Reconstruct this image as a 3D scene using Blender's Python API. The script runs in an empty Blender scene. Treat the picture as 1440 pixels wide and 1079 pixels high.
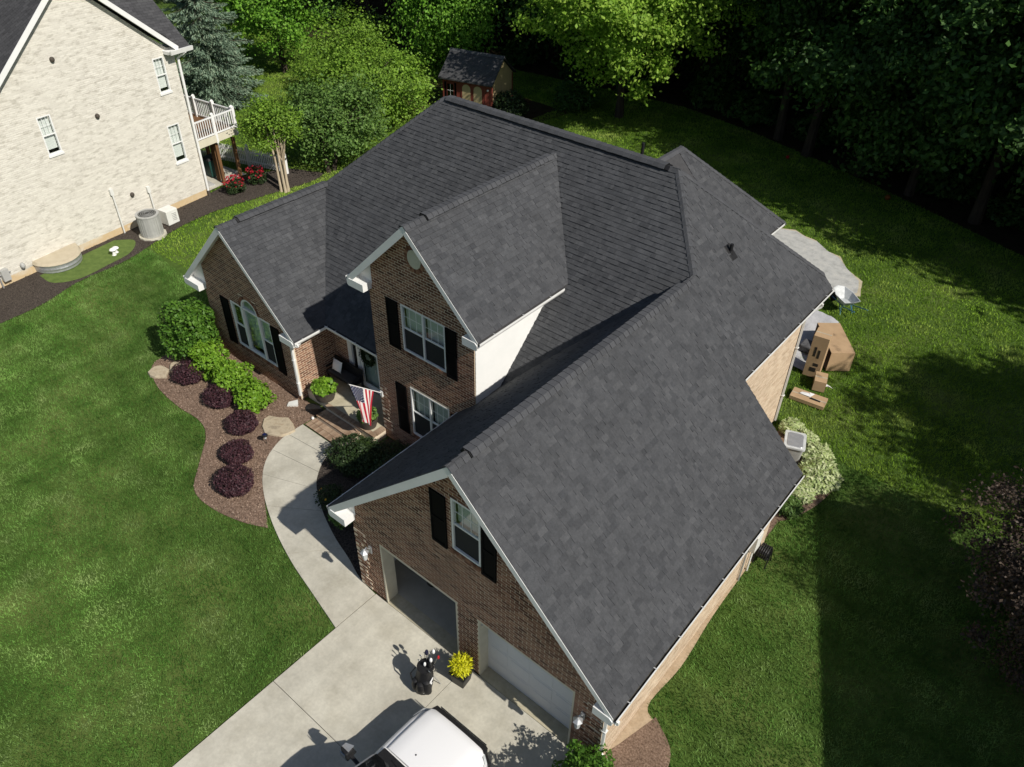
import bpy, math, random
import numpy as np
from mathutils import Vector, Matrix
R = math.radians
random.seed(7)
rng = np.random.default_rng(11)
sc = bpy.context.scene
col = sc.collection

# ------------------------------------------------------------------ camera, sky, sun, exposure
CAM = Vector((0.0, 0.0, 17.6))
yaw, pitch, roll, fpx = -0.682312, 0.671913, 0.0206609, 1101.71
fw = Vector((math.sin(yaw)*math.cos(pitch), math.cos(yaw)*math.cos(pitch), -math.sin(pitch)))
rt = Vector((math.cos(yaw), -math.sin(yaw), 0)); up = rt.cross(fw)
c_, s_ = math.cos(roll), math.sin(roll)
r2 = rt*c_ + up*s_; u2 = up*c_ - rt*s_
cd = bpy.data.cameras.new('camera'); cam = bpy.data.objects.new('camera', cd); col.objects.link(cam)
cam.matrix_world = Matrix(((r2.x, u2.x, -fw.x, CAM.x), (r2.y, u2.y, -fw.y, CAM.y), (r2.z, u2.z, -fw.z, CAM.z), (0, 0, 0, 1)))
cd.sensor_width = 36; cd.sensor_fit = 'HORIZONTAL'; cd.lens = fpx/1440*36; cd.clip_start = 0.1; cd.clip_end = 3000
sc.camera = cam

SUN_AZ, SUN_EL = R(-4.0), R(42.7)
sdir = Vector((math.cos(SUN_AZ)*math.cos(SUN_EL), math.sin(SUN_AZ)*math.cos(SUN_EL), math.sin(SUN_EL)))
w = bpy.data.worlds.new('World'); sc.world = w; w.use_nodes = True
nt = w.node_tree; nt.nodes.clear()
sky = nt.nodes.new('ShaderNodeTexSky'); sky.sky_type = 'NISHITA'; sky.sun_disc = False
sky.sun_elevation = SUN_EL; sky.sun_rotation = R(94)
bg = nt.nodes.new('ShaderNodeBackground'); bg.inputs[1].default_value = 0.072
wo = nt.nodes.new('ShaderNodeOutputWorld')
nt.links.new(sky.outputs[0], bg.inputs[0]); nt.links.new(bg.outputs[0], wo.inputs[0])
sl = bpy.data.lights.new('sun', 'SUN'); sl.energy = 4.6; sl.angle = R(0.53); sl.color = (1.0, 0.95, 0.87)
so = bpy.data.objects.new('sun', sl); col.objects.link(so); so.rotation_euler = sdir.to_track_quat('Z', 'Y').to_euler()
so.location = (30, 0, 40)
vs = sc.view_settings; vs.view_transform = 'Standard'; vs.look = 'None'; vs.exposure = 0.08; vs.gamma = 1.0; vs.use_curve_mapping = False

# ------------------------------------------------------------------ materials
def mk(name, cols, drive='noise', scale=3.0, rough=0.7, spec=0.3, bump=None, var=None, trans=0.0, metal=0.0, detail=4.0, stretch=None):
    m = bpy.data.materials.new(name); m.use_nodes = True
    t = m.node_tree; N = t.nodes; L = t.links; N.clear()
    out = N.new('ShaderNodeOutputMaterial'); b = N.new('ShaderNodeBsdfPrincipled')
    b.inputs['Roughness'].default_value = rough; b.inputs['Specular IOR Level'].default_value = spec; b.inputs['Metallic'].default_value = metal
    geo = N.new('ShaderNodeNewGeometry'); vec = geo.outputs['Position']
    if stretch:
        mp = N.new('ShaderNodeMapping'); mp.inputs['Scale'].default_value = stretch
        L.new(vec, mp.inputs[0]); vec = mp.outputs[0]
    def noise(s, d=4.0, r=0.6, st=None):
        n = N.new('ShaderNodeTexNoise'); n.inputs['Scale'].default_value = s; n.inputs['Detail'].default_value = d; n.inputs['Roughness'].default_value = r
        v_ = vec
        if st:
            m2 = N.new('ShaderNodeMapping'); m2.inputs['Rotation'].default_value = (0,0,st[2]); m2.inputs['Scale'].default_value = (st[0],st[1],1); L.new(vec, m2.inputs[0]); v_ = m2.outputs[0]
        L.new(v_, n.inputs['Vector']); return n.outputs['Fac']
    if len(cols) == 1: 
        rgb = N.new('ShaderNodeRGB'); rgb.outputs[0].default_value = (*cols[0], 1); cout = rgb.outputs[0]
    else:
        ramp = N.new('ShaderNodeValToRGB'); cr = ramp.color_ramp
        lo, hi = (0.32, 0.68) if drive == 'noise' else (0.0, 1.0)
        while len(cr.elements) < len(cols): cr.elements.new(0.5)
        for i, c in enumerate(cols):
            cr.elements[i].position = lo + (hi-lo)*i/(len(cols)-1); cr.elements[i].color = (*c, 1)
        if drive == 'noise': L.new(noise(scale, detail), ramp.inputs[0])
        else:
            oi = N.new('ShaderNodeObjectInfo'); ad = N.new('ShaderNodeMath'); ad.operation = 'ADD'; fr = N.new('ShaderNodeMath'); fr.operation = 'FRACT'
            L.new(geo.outputs['Random Per Island'], ad.inputs[0]); L.new(oi.outputs['Random'], ad.inputs[1]); L.new(ad.outputs[0], fr.inputs[0]); L.new(fr.outputs[0], ramp.inputs[0])
        cout = ramp.outputs[0]
    for (s, lo, hi, *st) in (var or []):
        mr = N.new('ShaderNodeMapRange'); mr.inputs[1].default_value = 0.3; mr.inputs[2].default_value = 0.7; mr.inputs[3].default_value = lo; mr.inputs[4].default_value = hi
        L.new(noise(s, st=(st[0] if st else None)), mr.inputs[0])
        mx = N.new('ShaderNodeVectorMath'); mx.operation = 'SCALE'; L.new(cout, mx.inputs[0]); L.new(mr.outputs[0], mx.inputs['Scale']); cout = mx.outputs[0]
    L.new(cout, b.inputs['Base Color'])
    if bump:
        bp = N.new('ShaderNodeBump'); bp.inputs['Strength'].default_value = bump[1]; bp.inputs['Distance'].default_value = bump[2] if len(bump) > 2 else 0.02
        L.new(noise(bump[0], 5, 0.7), bp.inputs['Height']); L.new(bp.outputs[0], b.inputs['Normal'])
    sh = b.outputs[0]
    if trans:
        tr = N.new('ShaderNodeBsdfTranslucent'); L.new(cout, tr.inputs[0]); ms = N.new('ShaderNodeMixShader'); ms.inputs[0].default_value = trans
        L.new(b.outputs[0], ms.inputs[1]); L.new(tr.outputs[0], ms.inputs[2]); sh = ms.outputs[0]
    L.new(sh, out.inputs[0])
    return m

def glass_mat(name, tint, refl=1.0):
    m = bpy.data.materials.new(name); m.use_nodes = True; t = m.node_tree; N = t.nodes; L = t.links; N.clear()
    out = N.new('ShaderNodeOutputMaterial'); tr = N.new('ShaderNodeBsdfTransparent'); tr.inputs[0].default_value = (*tint, 1)
    gl = N.new('ShaderNodeBsdfGlossy'); gl.inputs['Roughness'].default_value = 0.02
    lw = N.new('ShaderNodeLayerWeight'); lw.inputs[0].default_value = .5; pw = N.new('ShaderNodeMath'); pw.operation = 'POWER'; pw.inputs[1].default_value = 4.0
    ma = N.new('ShaderNodeMath'); ma.operation = 'MULTIPLY_ADD'; ma.inputs[1].default_value = .9*refl; ma.inputs[2].default_value = .05*refl; ms = N.new('ShaderNodeMixShader')
    L.new(lw.outputs['Facing'], pw.inputs[0]); L.new(pw.outputs[0], ma.inputs[0]); L.new(ma.outputs[0], ms.inputs[0]); L.new(tr.outputs[0], ms.inputs[1]); L.new(gl.outputs[0], ms.inputs[2]); L.new(ms.outputs[0], out.inputs[0])
    return m

M = {}
M['shingle'] = mk('shingle', [(.047,.049,.053),(.054,.056,.060),(.060,.062,.066),(.066,.068,.072),(.057,.059,.063),(.075,.077,.081)], 'island', rough=.9, spec=.25, bump=(140,.6,.01), var=[(.5,.92,1.08),(2.2,.88,1.12),(14,.86,1.14),(60,.82,1.18)])
M['deck'] = mk('roof_felt', [(.05,.05,.052),(.065,.065,.067)], scale=8, rough=.95, spec=.1)
M['cap'] = mk('cap_shingle', [(.056,.058,.062),(.065,.067,.072),(.074,.076,.081)], 'island', rough=.9, spec=.25, bump=(140,.6,.01), var=[(30,.85,1.15)])
M['vent_dark'] = mk('vent_plastic', [(.012,.012,.013)], rough=.6)
M['brick'] = mk('brick', [(.088,.038,.023),(.19,.086,.052),(.28,.142,.088),(.13,.057,.035),(.35,.195,.122),(.23,.108,.066)], 'island', rough=.9, spec=.15, bump=(60,.5,.01), var=[(1.2,.88,1.12),(50,.8,1.2)])
M['brick_step'] = mk('tan_step_brick', [(.22,.145,.095),(.30,.21,.145),(.36,.265,.185),(.26,.18,.12)], 'island', rough=.9, spec=.15, var=[(3,.85,1.12),(50,.85,1.15)])  # paler, tan brick tone for the step courses
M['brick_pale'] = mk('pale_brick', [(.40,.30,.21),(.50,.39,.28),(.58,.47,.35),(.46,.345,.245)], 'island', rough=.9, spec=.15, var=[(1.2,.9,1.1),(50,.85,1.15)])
M['mortar'] = mk('mortar', [(.66,.55,.41),(.76,.64,.49)], scale=20, rough=.95, spec=.1, bump=(80,.4,.01))
M['white'] = mk('white_trim', [(.74,.74,.72),(.80,.80,.78)], scale=2, rough=.5)
M['siding'] = mk('white_siding', [(.74,.75,.73),(.80,.80,.78)], scale=1.5, rough=.55)
M['gutter'] = mk('gutter_enamel', [(.70,.70,.67),(.78,.78,.76)], scale=3, rough=.4)
M['gutter_in'] = mk('gutter_inside', [(.035,.033,.028),(.09,.08,.06)], scale=8, rough=.9)
M['black'] = mk('shutter_paint', [(.0035,.0035,.004)], rough=.8, spec=.08)
M['cream'] = mk('cream_paint', [(.60,.56,.43),(.66,.62,.49)], scale=4, rough=.6)
M['gdoor'] = mk('garage_door_paint', [(.62,.63,.64),(.67,.68,.68)], scale=1.5, rough=.5)
M['glass'] = glass_mat('window_glass', (.96,.98,.97))
M['glass_dark'] = glass_mat('tinted_glass', (.10,.11,.11))
M['blind'] = mk('window_blind', [(.52,.55,.51),(.62,.65,.60)], scale=3, rough=.8)
M['curtain'] = mk('window_curtain', [(.30,.40,.36),(.44,.54,.49),(.56,.65,.60)], scale=9, rough=.9, stretch=(1,1,.35))
M['room'] = mk('room_dark', [(.05,.05,.05)], rough=.9)
M['screen'] = mk('insect_screen', [(.025,.026,.027)], rough=.9)
M['concrete'] = mk('concrete', [(.44,.415,.34),(.51,.485,.405),(.56,.535,.45)], scale=1.3, rough=.85, spec=.2, bump=(90,.15,.01), var=[(.45,.86,1.1),(14,.93,1.06),(1.6,.92,1.04,(1.0,.10,0.0)),(5,.93,1.05)])
M['concrete_old'] = mk('porch_concrete', [(.40,.36,.25),(.50,.455,.34)], scale=2.2, rough=.85, spec=.2, var=[(10,.9,1.08)])
M['joint'] = mk('joint_dirt', [(.05,.045,.035)], rough=.95)
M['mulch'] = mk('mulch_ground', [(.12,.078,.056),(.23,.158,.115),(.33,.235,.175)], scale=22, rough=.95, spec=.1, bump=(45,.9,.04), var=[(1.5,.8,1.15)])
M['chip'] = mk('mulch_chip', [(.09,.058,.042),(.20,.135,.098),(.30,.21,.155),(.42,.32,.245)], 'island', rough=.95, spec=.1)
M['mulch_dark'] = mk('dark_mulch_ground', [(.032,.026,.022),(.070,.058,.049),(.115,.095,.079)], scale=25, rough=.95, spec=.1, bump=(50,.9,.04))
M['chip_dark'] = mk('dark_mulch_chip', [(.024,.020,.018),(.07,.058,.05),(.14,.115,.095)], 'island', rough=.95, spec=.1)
M['lawn'] = mk('lawn_ground', [(.045,.085,.016),(.075,.125,.026),(.12,.155,.042)], scale=.35, rough=.95, spec=.05, bump=(30,.7,.04), var=[(5,.75,1.2),(60,.7,1.3)])
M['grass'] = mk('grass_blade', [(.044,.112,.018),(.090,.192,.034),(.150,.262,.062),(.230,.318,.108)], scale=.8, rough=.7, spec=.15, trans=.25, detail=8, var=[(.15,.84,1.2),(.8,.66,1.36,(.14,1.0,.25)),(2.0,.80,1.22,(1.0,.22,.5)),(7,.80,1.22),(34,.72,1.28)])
M['grass_back'] = mk('sunny_grass_blade', [(.105,.200,.016),(.170,.300,.026),(.245,.375,.046),(.33,.42,.090)], scale=.5, rough=.7, spec=.15, trans=.25, detail=8, var=[(.2,.82,1.22),(2.2,.76,1.26),(9,.8,1.22),(34,.75,1.25)])  # yellower lawn grass, brightened further to offset the tree shade on it
M['forest_floor'] = mk('leaf_litter', [(.02,.015,.009),(.045,.032,.02),(.03,.035,.014)], scale=2, rough=.95, spec=.05, bump=(12,.8,.06))
M['gravel'] = mk('pale_gravel', [(.36,.36,.34),(.46,.46,.44),(.52,.51,.47)], scale=3, rough=.9, bump=(60,.5,.03), var=[(25,.85,1.12)])
M['dirt'] = mk('orange_clay', [(.36,.27,.175),(.46,.36,.25)], scale=4, rough=.95, var=[(20,.85,1.1)])
M['sand'] = mk('sandy_rim', [(.42,.36,.24),(.52,.46,.33)], scale=3, rough=.95)
M['tarp'] = mk('grey_tarp', [(.40,.40,.41),(.52,.52,.53)], scale=2.5, rough=.5, bump=(4,.6,.08))
M['stone'] = mk('flat_stone', [(.36,.29,.20),(.46,.39,.28),(.30,.25,.18)], scale=5, rough=.9, bump=(15,.5,.03))
def leafm(n, cs, trans=.25, var=None, spec=.25, rough=.55): 
    M[n] = mk(n, cs, 'island', rough=rough, spec=spec, trans=trans, var=var)
leafm('leaf_holly', [(0.040,0.103,0.011),(0.069,0.167,0.018),(0.115,0.230,0.029),(0.052,0.127,0.014)], spec=.22, rough=.5)
leafm('leaf_lime', [(0.089,0.202,0.013),(0.152,0.298,0.021),(0.215,0.367,0.038),(0.114,0.240,0.015)], spec=.22, rough=.5)
leafm('leaf_purple', [(0.030,0.014,0.019),(0.054,0.023,0.030),(0.088,0.035,0.041)], trans=.12)
leafm('leaf_dark', [(0.014,0.028,0.008),(0.025,0.048,0.014),(0.042,0.070,0.020)], trans=.15)
leafm('leaf_wood', [(0.026,0.071,0.013),(0.049,0.113,0.019),(0.071,0.154,0.031)], trans=.25, var=[(.4,.7,1.3)])
leafm('leaf_maple', [(0.172,0.331,0.029),(0.265,0.450,0.047),(0.384,0.555,0.086),(0.212,0.371,0.034)], trans=.45, var=[(.8,.8,1.15)])
leafm('leaf_tree', [(0.086,0.218,0.020),(0.141,0.323,0.028),(0.218,0.417,0.048)], trans=.3, var=[(.6,.75,1.2)])
leafm('leaf_bush', [(0.099,0.198,0.019),(0.165,0.297,0.030),(0.247,0.396,0.049)], trans=.3, var=[(.5,.75,1.2)])
leafm('leaf_olive', [(0.060,0.128,0.024),(0.105,0.195,0.038),(0.165,0.270,0.068)], trans=.25, var=[(.6,.75,1.2)])
leafm('leaf_spruce', [(0.117,0.186,0.127),(0.176,0.254,0.172),(0.254,0.321,0.215)], trans=.08, spec=.15)
leafm('leaf_red', [(.040,.029,.021),(.070,.050,.036),(.110,.080,.058),(.055,.038,.027)], trans=.2)
leafm('leaf_gold', [(.52,.52,.010),(.66,.65,.02),(.80,.78,.05)], trans=.25)
leafm('leaf_hosta', [(.26,.34,.10),(.42,.50,.22),(.58,.62,.36),(.20,.30,.08)], trans=.2)
leafm('flower_red', [(.30,.010,.022),(.42,.02,.04)], trans=.2)
leafm('flower_orange', [(.60,.25,.02),(.65,.45,.05)], trans=.2)
M['bark'] = mk('bark', [(.035,.027,.020),(.065,.050,.037)], scale=6, rough=.95, bump=(20,.8,.05), stretch=(1,1,.25))
M['bark_pale'] = mk('pale_bark', [(.36,.29,.20),(.48,.40,.29)], scale=4, rough=.8, stretch=(1,1,.3))
M['card'] = mk('cardboard', [(.40,.27,.155),(.47,.325,.19)], scale=2.5, rough=.85)
M['card_in'] = mk('cardboard_inside', [(.30,.20,.11)], rough=.9)
M['paper'] = mk('white_paper', [(.78,.78,.77)], rough=.7)
M['ink'] = mk('print_ink', [(.03,.025,.02)], rough=.8)
M['carpaint'] = mk('white_car_paint', [(.80,.80,.80)], rough=.18, spec=.5)
M['plastic'] = mk('black_plastic', [(.012,.012,.013),(.02,.02,.021)], scale=30, rough=.45)
M['rubber'] = mk('tyre_rubber', [(.015,.015,.015)], rough=.85)
M['chrome'] = mk('bright_metal', [(.55,.56,.57)], rough=.25, metal=1.0)
M['steel'] = mk('galvanised_steel', [(.42,.43,.44),(.52,.53,.54)], scale=8, rough=.45, metal=.6)
M['acgrey'] = mk('condenser_enamel', [(.36,.36,.34),(.41,.41,.39)], scale=4, rough=.6)
M['grille'] = mk('fan_grille', [(.03,.03,.03)], rough=.6)
M['offwhite'] = mk('off_white_plastic', [(.66,.66,.62),(.72,.72,.68)], scale=4, rough=.5)
M['tan'] = mk('tan_cover', [(.42,.36,.26),(.48,.42,.31)], scale=3, rough=.5)
M['shed'] = mk('shed_siding', [(.46,.36,.19),(.54,.43,.24)], scale=3, rough=.8, stretch=(4,4,.4))
M['shedred'] = mk('shed_red_trim', [(.17,.040,.028),(.22,.055,.036)], scale=5, rough=.7)
M['wood'] = mk('stained_wood', [(.12,.060,.026),(.20,.105,.045)], scale=5, rough=.75, stretch=(1,1,.2))
M['pot'] = mk('dark_pot', [(.055,.045,.036),(.085,.072,.058)], scale=10, rough=.7)
M['soil'] = mk('potting_soil', [(.02,.015,.01)], rough=.95)
M['green_bin'] = mk('green_bin', [(.015,.06,.05)], rough=.5)
M['teal'] = mk('barrow_blue', [(.05,.17,.27)], rough=.5)
M['navy'] = mk('navy_knit', [(.012,.013,.035)], rough=.9)
M['red'] = mk('red_cover', [(.38,.015,.02)], rough=.6)
M['orange'] = mk('orange_plastic', [(.60,.16,.02)], rough=.5)
M['clear'] = mk('cloudy_plastic', [(.42,.44,.44),(.60,.62,.62)], scale=6, rough=.35)
M['solar'] = mk('solar_blue', [(.01,.015,.07)], rough=.15, spec=.6)
M['wallwhite'] = mk('garage_wall', [(.70,.69,.66)], rough=.9)
M['gfloor'] = mk('garage_floor', [(.38,.36,.30),(.48,.455,.385)], scale=1.5, rough=.7)

def brick_tex(name, c1, c2, mort, bw, bh, udir, vdir=(0,0,1), msize=.012, extra=None):
    m = bpy.data.materials.new(name); m.use_nodes = True; t = m.node_tree; N = t.nodes; L = t.links
    b = N['Principled BSDF']; b.inputs['Roughness'].default_value = .9; b.inputs['Specular IOR Level'].default_value = .2
    tc = N.new('ShaderNodeTexCoord'); mp = N.new('ShaderNodeCombineXYZ')
    for i, dvec in enumerate((udir, vdir)):
        dt = N.new('ShaderNodeVectorMath'); dt.operation = 'DOT_PRODUCT'; dt.inputs[1].default_value = dvec; L.new(tc.outputs['Object'], dt.inputs[0]); L.new(dt.outputs['Value'], mp.inputs[i])
    bt = N.new('ShaderNodeTexBrick'); bt.inputs['Scale'].default_value = 1; bt.inputs['Brick Width'].default_value = bw; bt.inputs['Row Height'].default_value = bh
    bt.inputs['Mortar Size'].default_value = msize; bt.inputs['Mortar Smooth'].default_value = .2; bt.inputs['Bias'].default_value = -.1
    bt.inputs['Color1'].default_value = (*c1, 1); bt.inputs['Color2'].default_value = (*c2, 1); bt.inputs['Mortar'].default_value = (*mort, 1)
    L.new(mp.outputs[0], bt.inputs['Vector'])
    ns = N.new('ShaderNodeTexNoise'); ns.inputs['Scale'].default_value = 2.2; ns.inputs['Detail'].default_value = 6; ns.inputs['Roughness'].default_value = .75
    mpn = N.new('ShaderNodeMapping'); mpn.inputs['Scale'].default_value = (1, 1.0, 3.2); L.new(tc.outputs['Object'], mpn.inputs[0]); L.new(mpn.outputs[0], ns.inputs['Vector'])
    rp = N.new('ShaderNodeValToRGB'); rp.color_ramp.elements[0].position = .36; rp.color_ramp.elements[0].color = (*(extra or (.6,.6,.6)), 1)
    rp.color_ramp.elements[1].position = .5; rp.color_ramp.elements[1].color = (1, 1, 1, 1); L.new(ns.outputs['Fac'], rp.inputs[0])
    mx = N.new('ShaderNodeMix'); mx.data_type = 'RGBA'; mx.blend_type = 'MULTIPLY'; mx.inputs[0].default_value = 1
    L.new(bt.outputs['Color'], mx.inputs[6]); L.new(rp.outputs[0], mx.inputs[7]); L.new(mx.outputs[2], b.inputs['Base Color'])
    bp = N.new('ShaderNodeBump'); bp.inputs['Strength'].default_value = .5; bp.inputs['Distance'].default_value = .012; bp.invert = True
    L.new(bt.outputs['Fac'], bp.inputs['Height']); L.new(bp.outputs[0], b.inputs['Normal'])
    return m

# ------------------------------------------------------------------ mesh helpers
class MB:
    def __init__(s): s.v = []; s.f = []
    def loop2(s, a, b):                       # closed prism between two loops
        n = len(a); k = len(s.v); s.v += [tuple(p) for p in a] + [tuple(p) for p in b]
        s.f.append(tuple(range(k, k+n))); s.f.append(tuple(range(k+2*n-1, k+n-1, -1)))
        for i in range(n): j = (i+1) % n; s.f.append((k+i, k+n+i, k+n+j, k+j))
        return s
    def box(s, x0, x1, y0, y1, z0, z1):
        return s.loop2([(x0,y0,z0),(x0,y1,z0),(x1,y1,z0),(x1,y0,z0)], [(x0,y0,z1),(x0,y1,z1),(x1,y1,z1),(x1,y0,z1)])
    def fbox(s, F, u0, u1, z0, z1, d0, d1):
        return s.loop2([F(u0,z0,d0),F(u1,z0,d0),F(u1,z1,d0),F(u0,z1,d0)], [F(u0,z0,d1),F(u1,z0,d1),F(u1,z1,d1),F(u0,z1,d1)])
    def bar(s, a, b, w, h, up=(0,0,1)):
        a, b = Vector(a), Vector(b); d = (b-a).normalized(); x = d.cross(Vector(up)); x = x.normalized() if x.length > 1e-4 else Vector((1,0,0)); y = x.cross(d)
        q = [x*w/2+y*h/2, x*-w/2+y*h/2, x*-w/2-y*h/2, x*w/2-y*h/2]
        return s.loop2([a+k for k in q], [b+k for k in q])
    def poly(s, pts): k = len(s.v); s.v += [tuple(p) for p in pts]; s.f.append(tuple(range(k, k+len(pts)))); return s
    def tube(s, path, rads, n=8):
        P = [Vector(p) for p in path]; k = len(s.v)
        if not hasattr(rads, '__len__'): rads = [rads]*len(P)
        for i, p in enumerate(P):
            d = (P[min(i+1, len(P)-1)] - P[max(i-1, 0)]).normalized()
            x = d.cross(Vector((0.3, 0.1, 1))); 
            if x.length < .05: x = d.cross(Vector((1,0,0)))
            x.normalize(); y = d.cross(x)
            for j in range(n): a = 2*math.pi*j/n; s.v.append(tuple(p + (x*math.cos(a)+y*math.sin(a))*rads[i]))
        for i in range(len(P)-1):
            for j in range(n): j2 = (j+1) % n; s.f.append((k+i*n+j, k+i*n+j2, k+(i+1)*n+j2, k+(i+1)*n+j))
        s.f.append(tuple(range(k+n-1, k-1, -1))); e = k+(len(P)-1)*n; s.f.append(tuple(range(e, e+n)))
        return s
    def lathe(s, c, prof, n=20, sx=1.0, sy=1.0):
        k = len(s.v)
        for r, z in prof:
            for j in range(n): a = 2*math.pi*j/n; s.v.append((c[0]+r*sx*math.cos(a), c[1]+r*sy*math.sin(a), c[2]+z))
        for i in range(len(prof)-1):
            for j in range(n): j2 = (j+1) % n; s.f.append((k+i*n+j, k+i*n+j2, k+(i+1)*n+j2, k+(i+1)*n+j))
        s.f.append(tuple(range(k+n-1, k-1, -1))); e = k+(len(prof)-1)*n; s.f.append(tuple(range(e, e+n)))
        return s
    def ball(s, c, r, nu=14, nv=9):
        r = r if hasattr(r, '__len__') else (r, r, r); k = len(s.v)
        for i in range(nv+1):
            t = math.pi*(i+.02)/(nv+.04)
            for j in range(nu): a = 2*math.pi*j/nu; s.v.append((c[0]+r[0]*math.sin(t)*math.cos(a), c[1]+r[1]*math.sin(t)*math.sin(a), c[2]+r[2]*math.cos(t)))
        for i in range(nv):
            for j in range(nu): j2 = (j+1) % nu; s.f.append((k+i*nu+j, k+(i+1)*nu+j, k+(i+1)*nu+j2, k+i*nu+j2))
        s.f.append(tuple(range(k, k+nu))); e = k+nv*nu; s.f.append(tuple(range(e+nu-1, e-1, -1)))
        return s
    def mesh(s, name, off=(0,0,0)):
        me = bpy.data.meshes.new(name); me.from_pydata([(x-off[0], y-off[1], z-off[2]) for x, y, z in s.v], [], s.f); me.update(); return me
    def build(s, name, mat, parent=None, smooth=False, bevel=0, loc=None):
        off = root_loc(parent) if parent else (loc or base_of(s.v))
        me = s.mesh(name, off); o = bpy.data.objects.new(name, me); col.objects.link(o); me.materials.append(M[mat] if isinstance(mat, str) else mat)
        if parent: o.parent = parent
        else: o.location = off
        if smooth:
            me.polygons.foreach_set('use_smooth', [True]*len(me.polygons)); 
            try: me.set_sharp_from_angle(angle=R(40))
            except Exception: pass
        if bevel:
            b = o.modifiers.new('bevel', 'BEVEL'); b.width = bevel; b.segments = 2; b.limit_method = 'ANGLE'
        return o
def base_of(v): 
    a = np.array(v); return (float((a[:,0].min()+a[:,0].max())/2), float((a[:,1].min()+a[:,1].max())/2), float(a[:,2].min()))
def root_loc(o):
    while o.parent: o = o.parent
    return tuple(o.location)
def tag(o, label, cat, group=None, kind=None):
    o['label'] = label
    if cat: o['category'] = cat
    if group: o['group'] = group
    if kind: o['kind'] = kind
    return o
def thing(name, label, cat, loc, group=None):
    o = bpy.data.objects.new(name, None); o.empty_display_size = .2; col.objects.link(o); o.location = loc; return tag(o, label, cat, group)
def struct(name, mb, mat, kind='structure'):
    o = mb.build(name, mat, loc=(0,0,0)); o['kind'] = kind; return o
def np_mesh(name, V, nper, mat, parent=None, loc=(0,0,0)):
    """V: (N*nper,3) array; every nper verts form one face"""
    off = np.array(root_loc(parent) if parent else loc, dtype=np.float32); V = (V-off).astype(np.float32)
    n = len(V); nf = n//nper; me = bpy.data.meshes.new(name)
    me.vertices.add(n); me.vertices.foreach_set('co', V.ravel()); me.loops.add(n); me.loops.foreach_set('vertex_index', np.arange(n, dtype=np.int32))
    me.polygons.add(nf); me.polygons.foreach_set('loop_start', np.arange(0, n, nper, dtype=np.int32))
    me.update(calc_edges=True); me.materials.append(M[mat])
    o = bpy.data.objects.new(name, me); col.objects.link(o)
    if parent: o.parent = parent
    else: o.location = tuple(float(x) for x in off)
    return o
def unit(a): return a/np.maximum(np.linalg.norm(a, axis=1, keepdims=True), 1e-6)
def leaf_verts(P, size, upb=.5, ratio=.6, tan=None, outw=None):
    N = len(P); n = rng.normal(size=(N,3)); n[:,2] = np.abs(n[:,2])*1.0 + upb
    if outw is not None: n = n + outw
    n = unit(n); t = tan if tan is not None else rng.normal(size=(N,3)); t = unit(t - n*(t*n).sum(1, keepdims=True)); b = np.cross(n, t)
    s = (size*rng.uniform(.65, 1.25, N))[:,None] if not hasattr(size, '__len__') else size[:,None]
    V = np.stack([P+t*s*.5, P+b*s*ratio*.5-n*s*.1, P-t*s*.5, P-b*s*ratio*.5-n*s*.1], 1)
    return V.reshape(-1, 3)
def clip(poly, conv):
    out = list(poly); m = len(conv)
    for i in range(m):
        ax, ay = conv[i]; bx, by = conv[(i+1) % m]; inp = out; out = []
        if not inp: return []
        def side(p): return (bx-ax)*(p[1]-ay)-(by-ay)*(p[0]-ax)
        for k in range(len(inp)):
            p, q = inp[k-1], inp[k]; sp, sq = side(p), side(q)
            if sq >= 0:
                if sp < 0: t = sp/(sp-sq); out.append((p[0]+(q[0]-p[0])*t, p[1]+(q[1]-p[1])*t))
                out.append(q)
            elif sp >= 0: t = sp/(sp-sq); out.append((p[0]+(q[0]-p[0])*t, p[1]+(q[1]-p[1])*t))
    return out
def ccw(p):
    a = sum(p[i-1][0]*p[i][1]-p[i][0]*p[i-1][1] for i in range(len(p))); return list(p) if a > 0 else list(p)[::-1]
def area(p): return abs(sum(p[i-1][0]*p[i][1]-p[i][0]*p[i-1][1] for i in range(len(p))))/2
def inside(px, py, poly):
    r = np.zeros(len(px), bool); n = len(poly)
    for i in range(n):
        x0, y0 = poly[i-1]; x1, y1 = poly[i]
        c = ((y0 > py) != (y1 > py)) & (px < (x1-x0)*(py-y0)/((y1-y0) or 1e-9)+x0); r ^= c
    return r
def smooth_line(pts, n):
    P = [np.array(p, float) for p in pts]; P = [2*P[0]-P[1]] + P + [2*P[-1]-P[-2]]; out = []
    segs = len(pts)-1
    for i in range(n):
        t = i/(n-1)*segs; k = min(int(t), segs-1); f = t-k; a, b, c, d = P[k:k+4]
        out.append(tuple(.5*((2*b)+(-a+c)*f+(2*a-5*b+4*c-d)*f*f+(-a+3*b-3*c+d)*f**3)))
    return out

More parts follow.
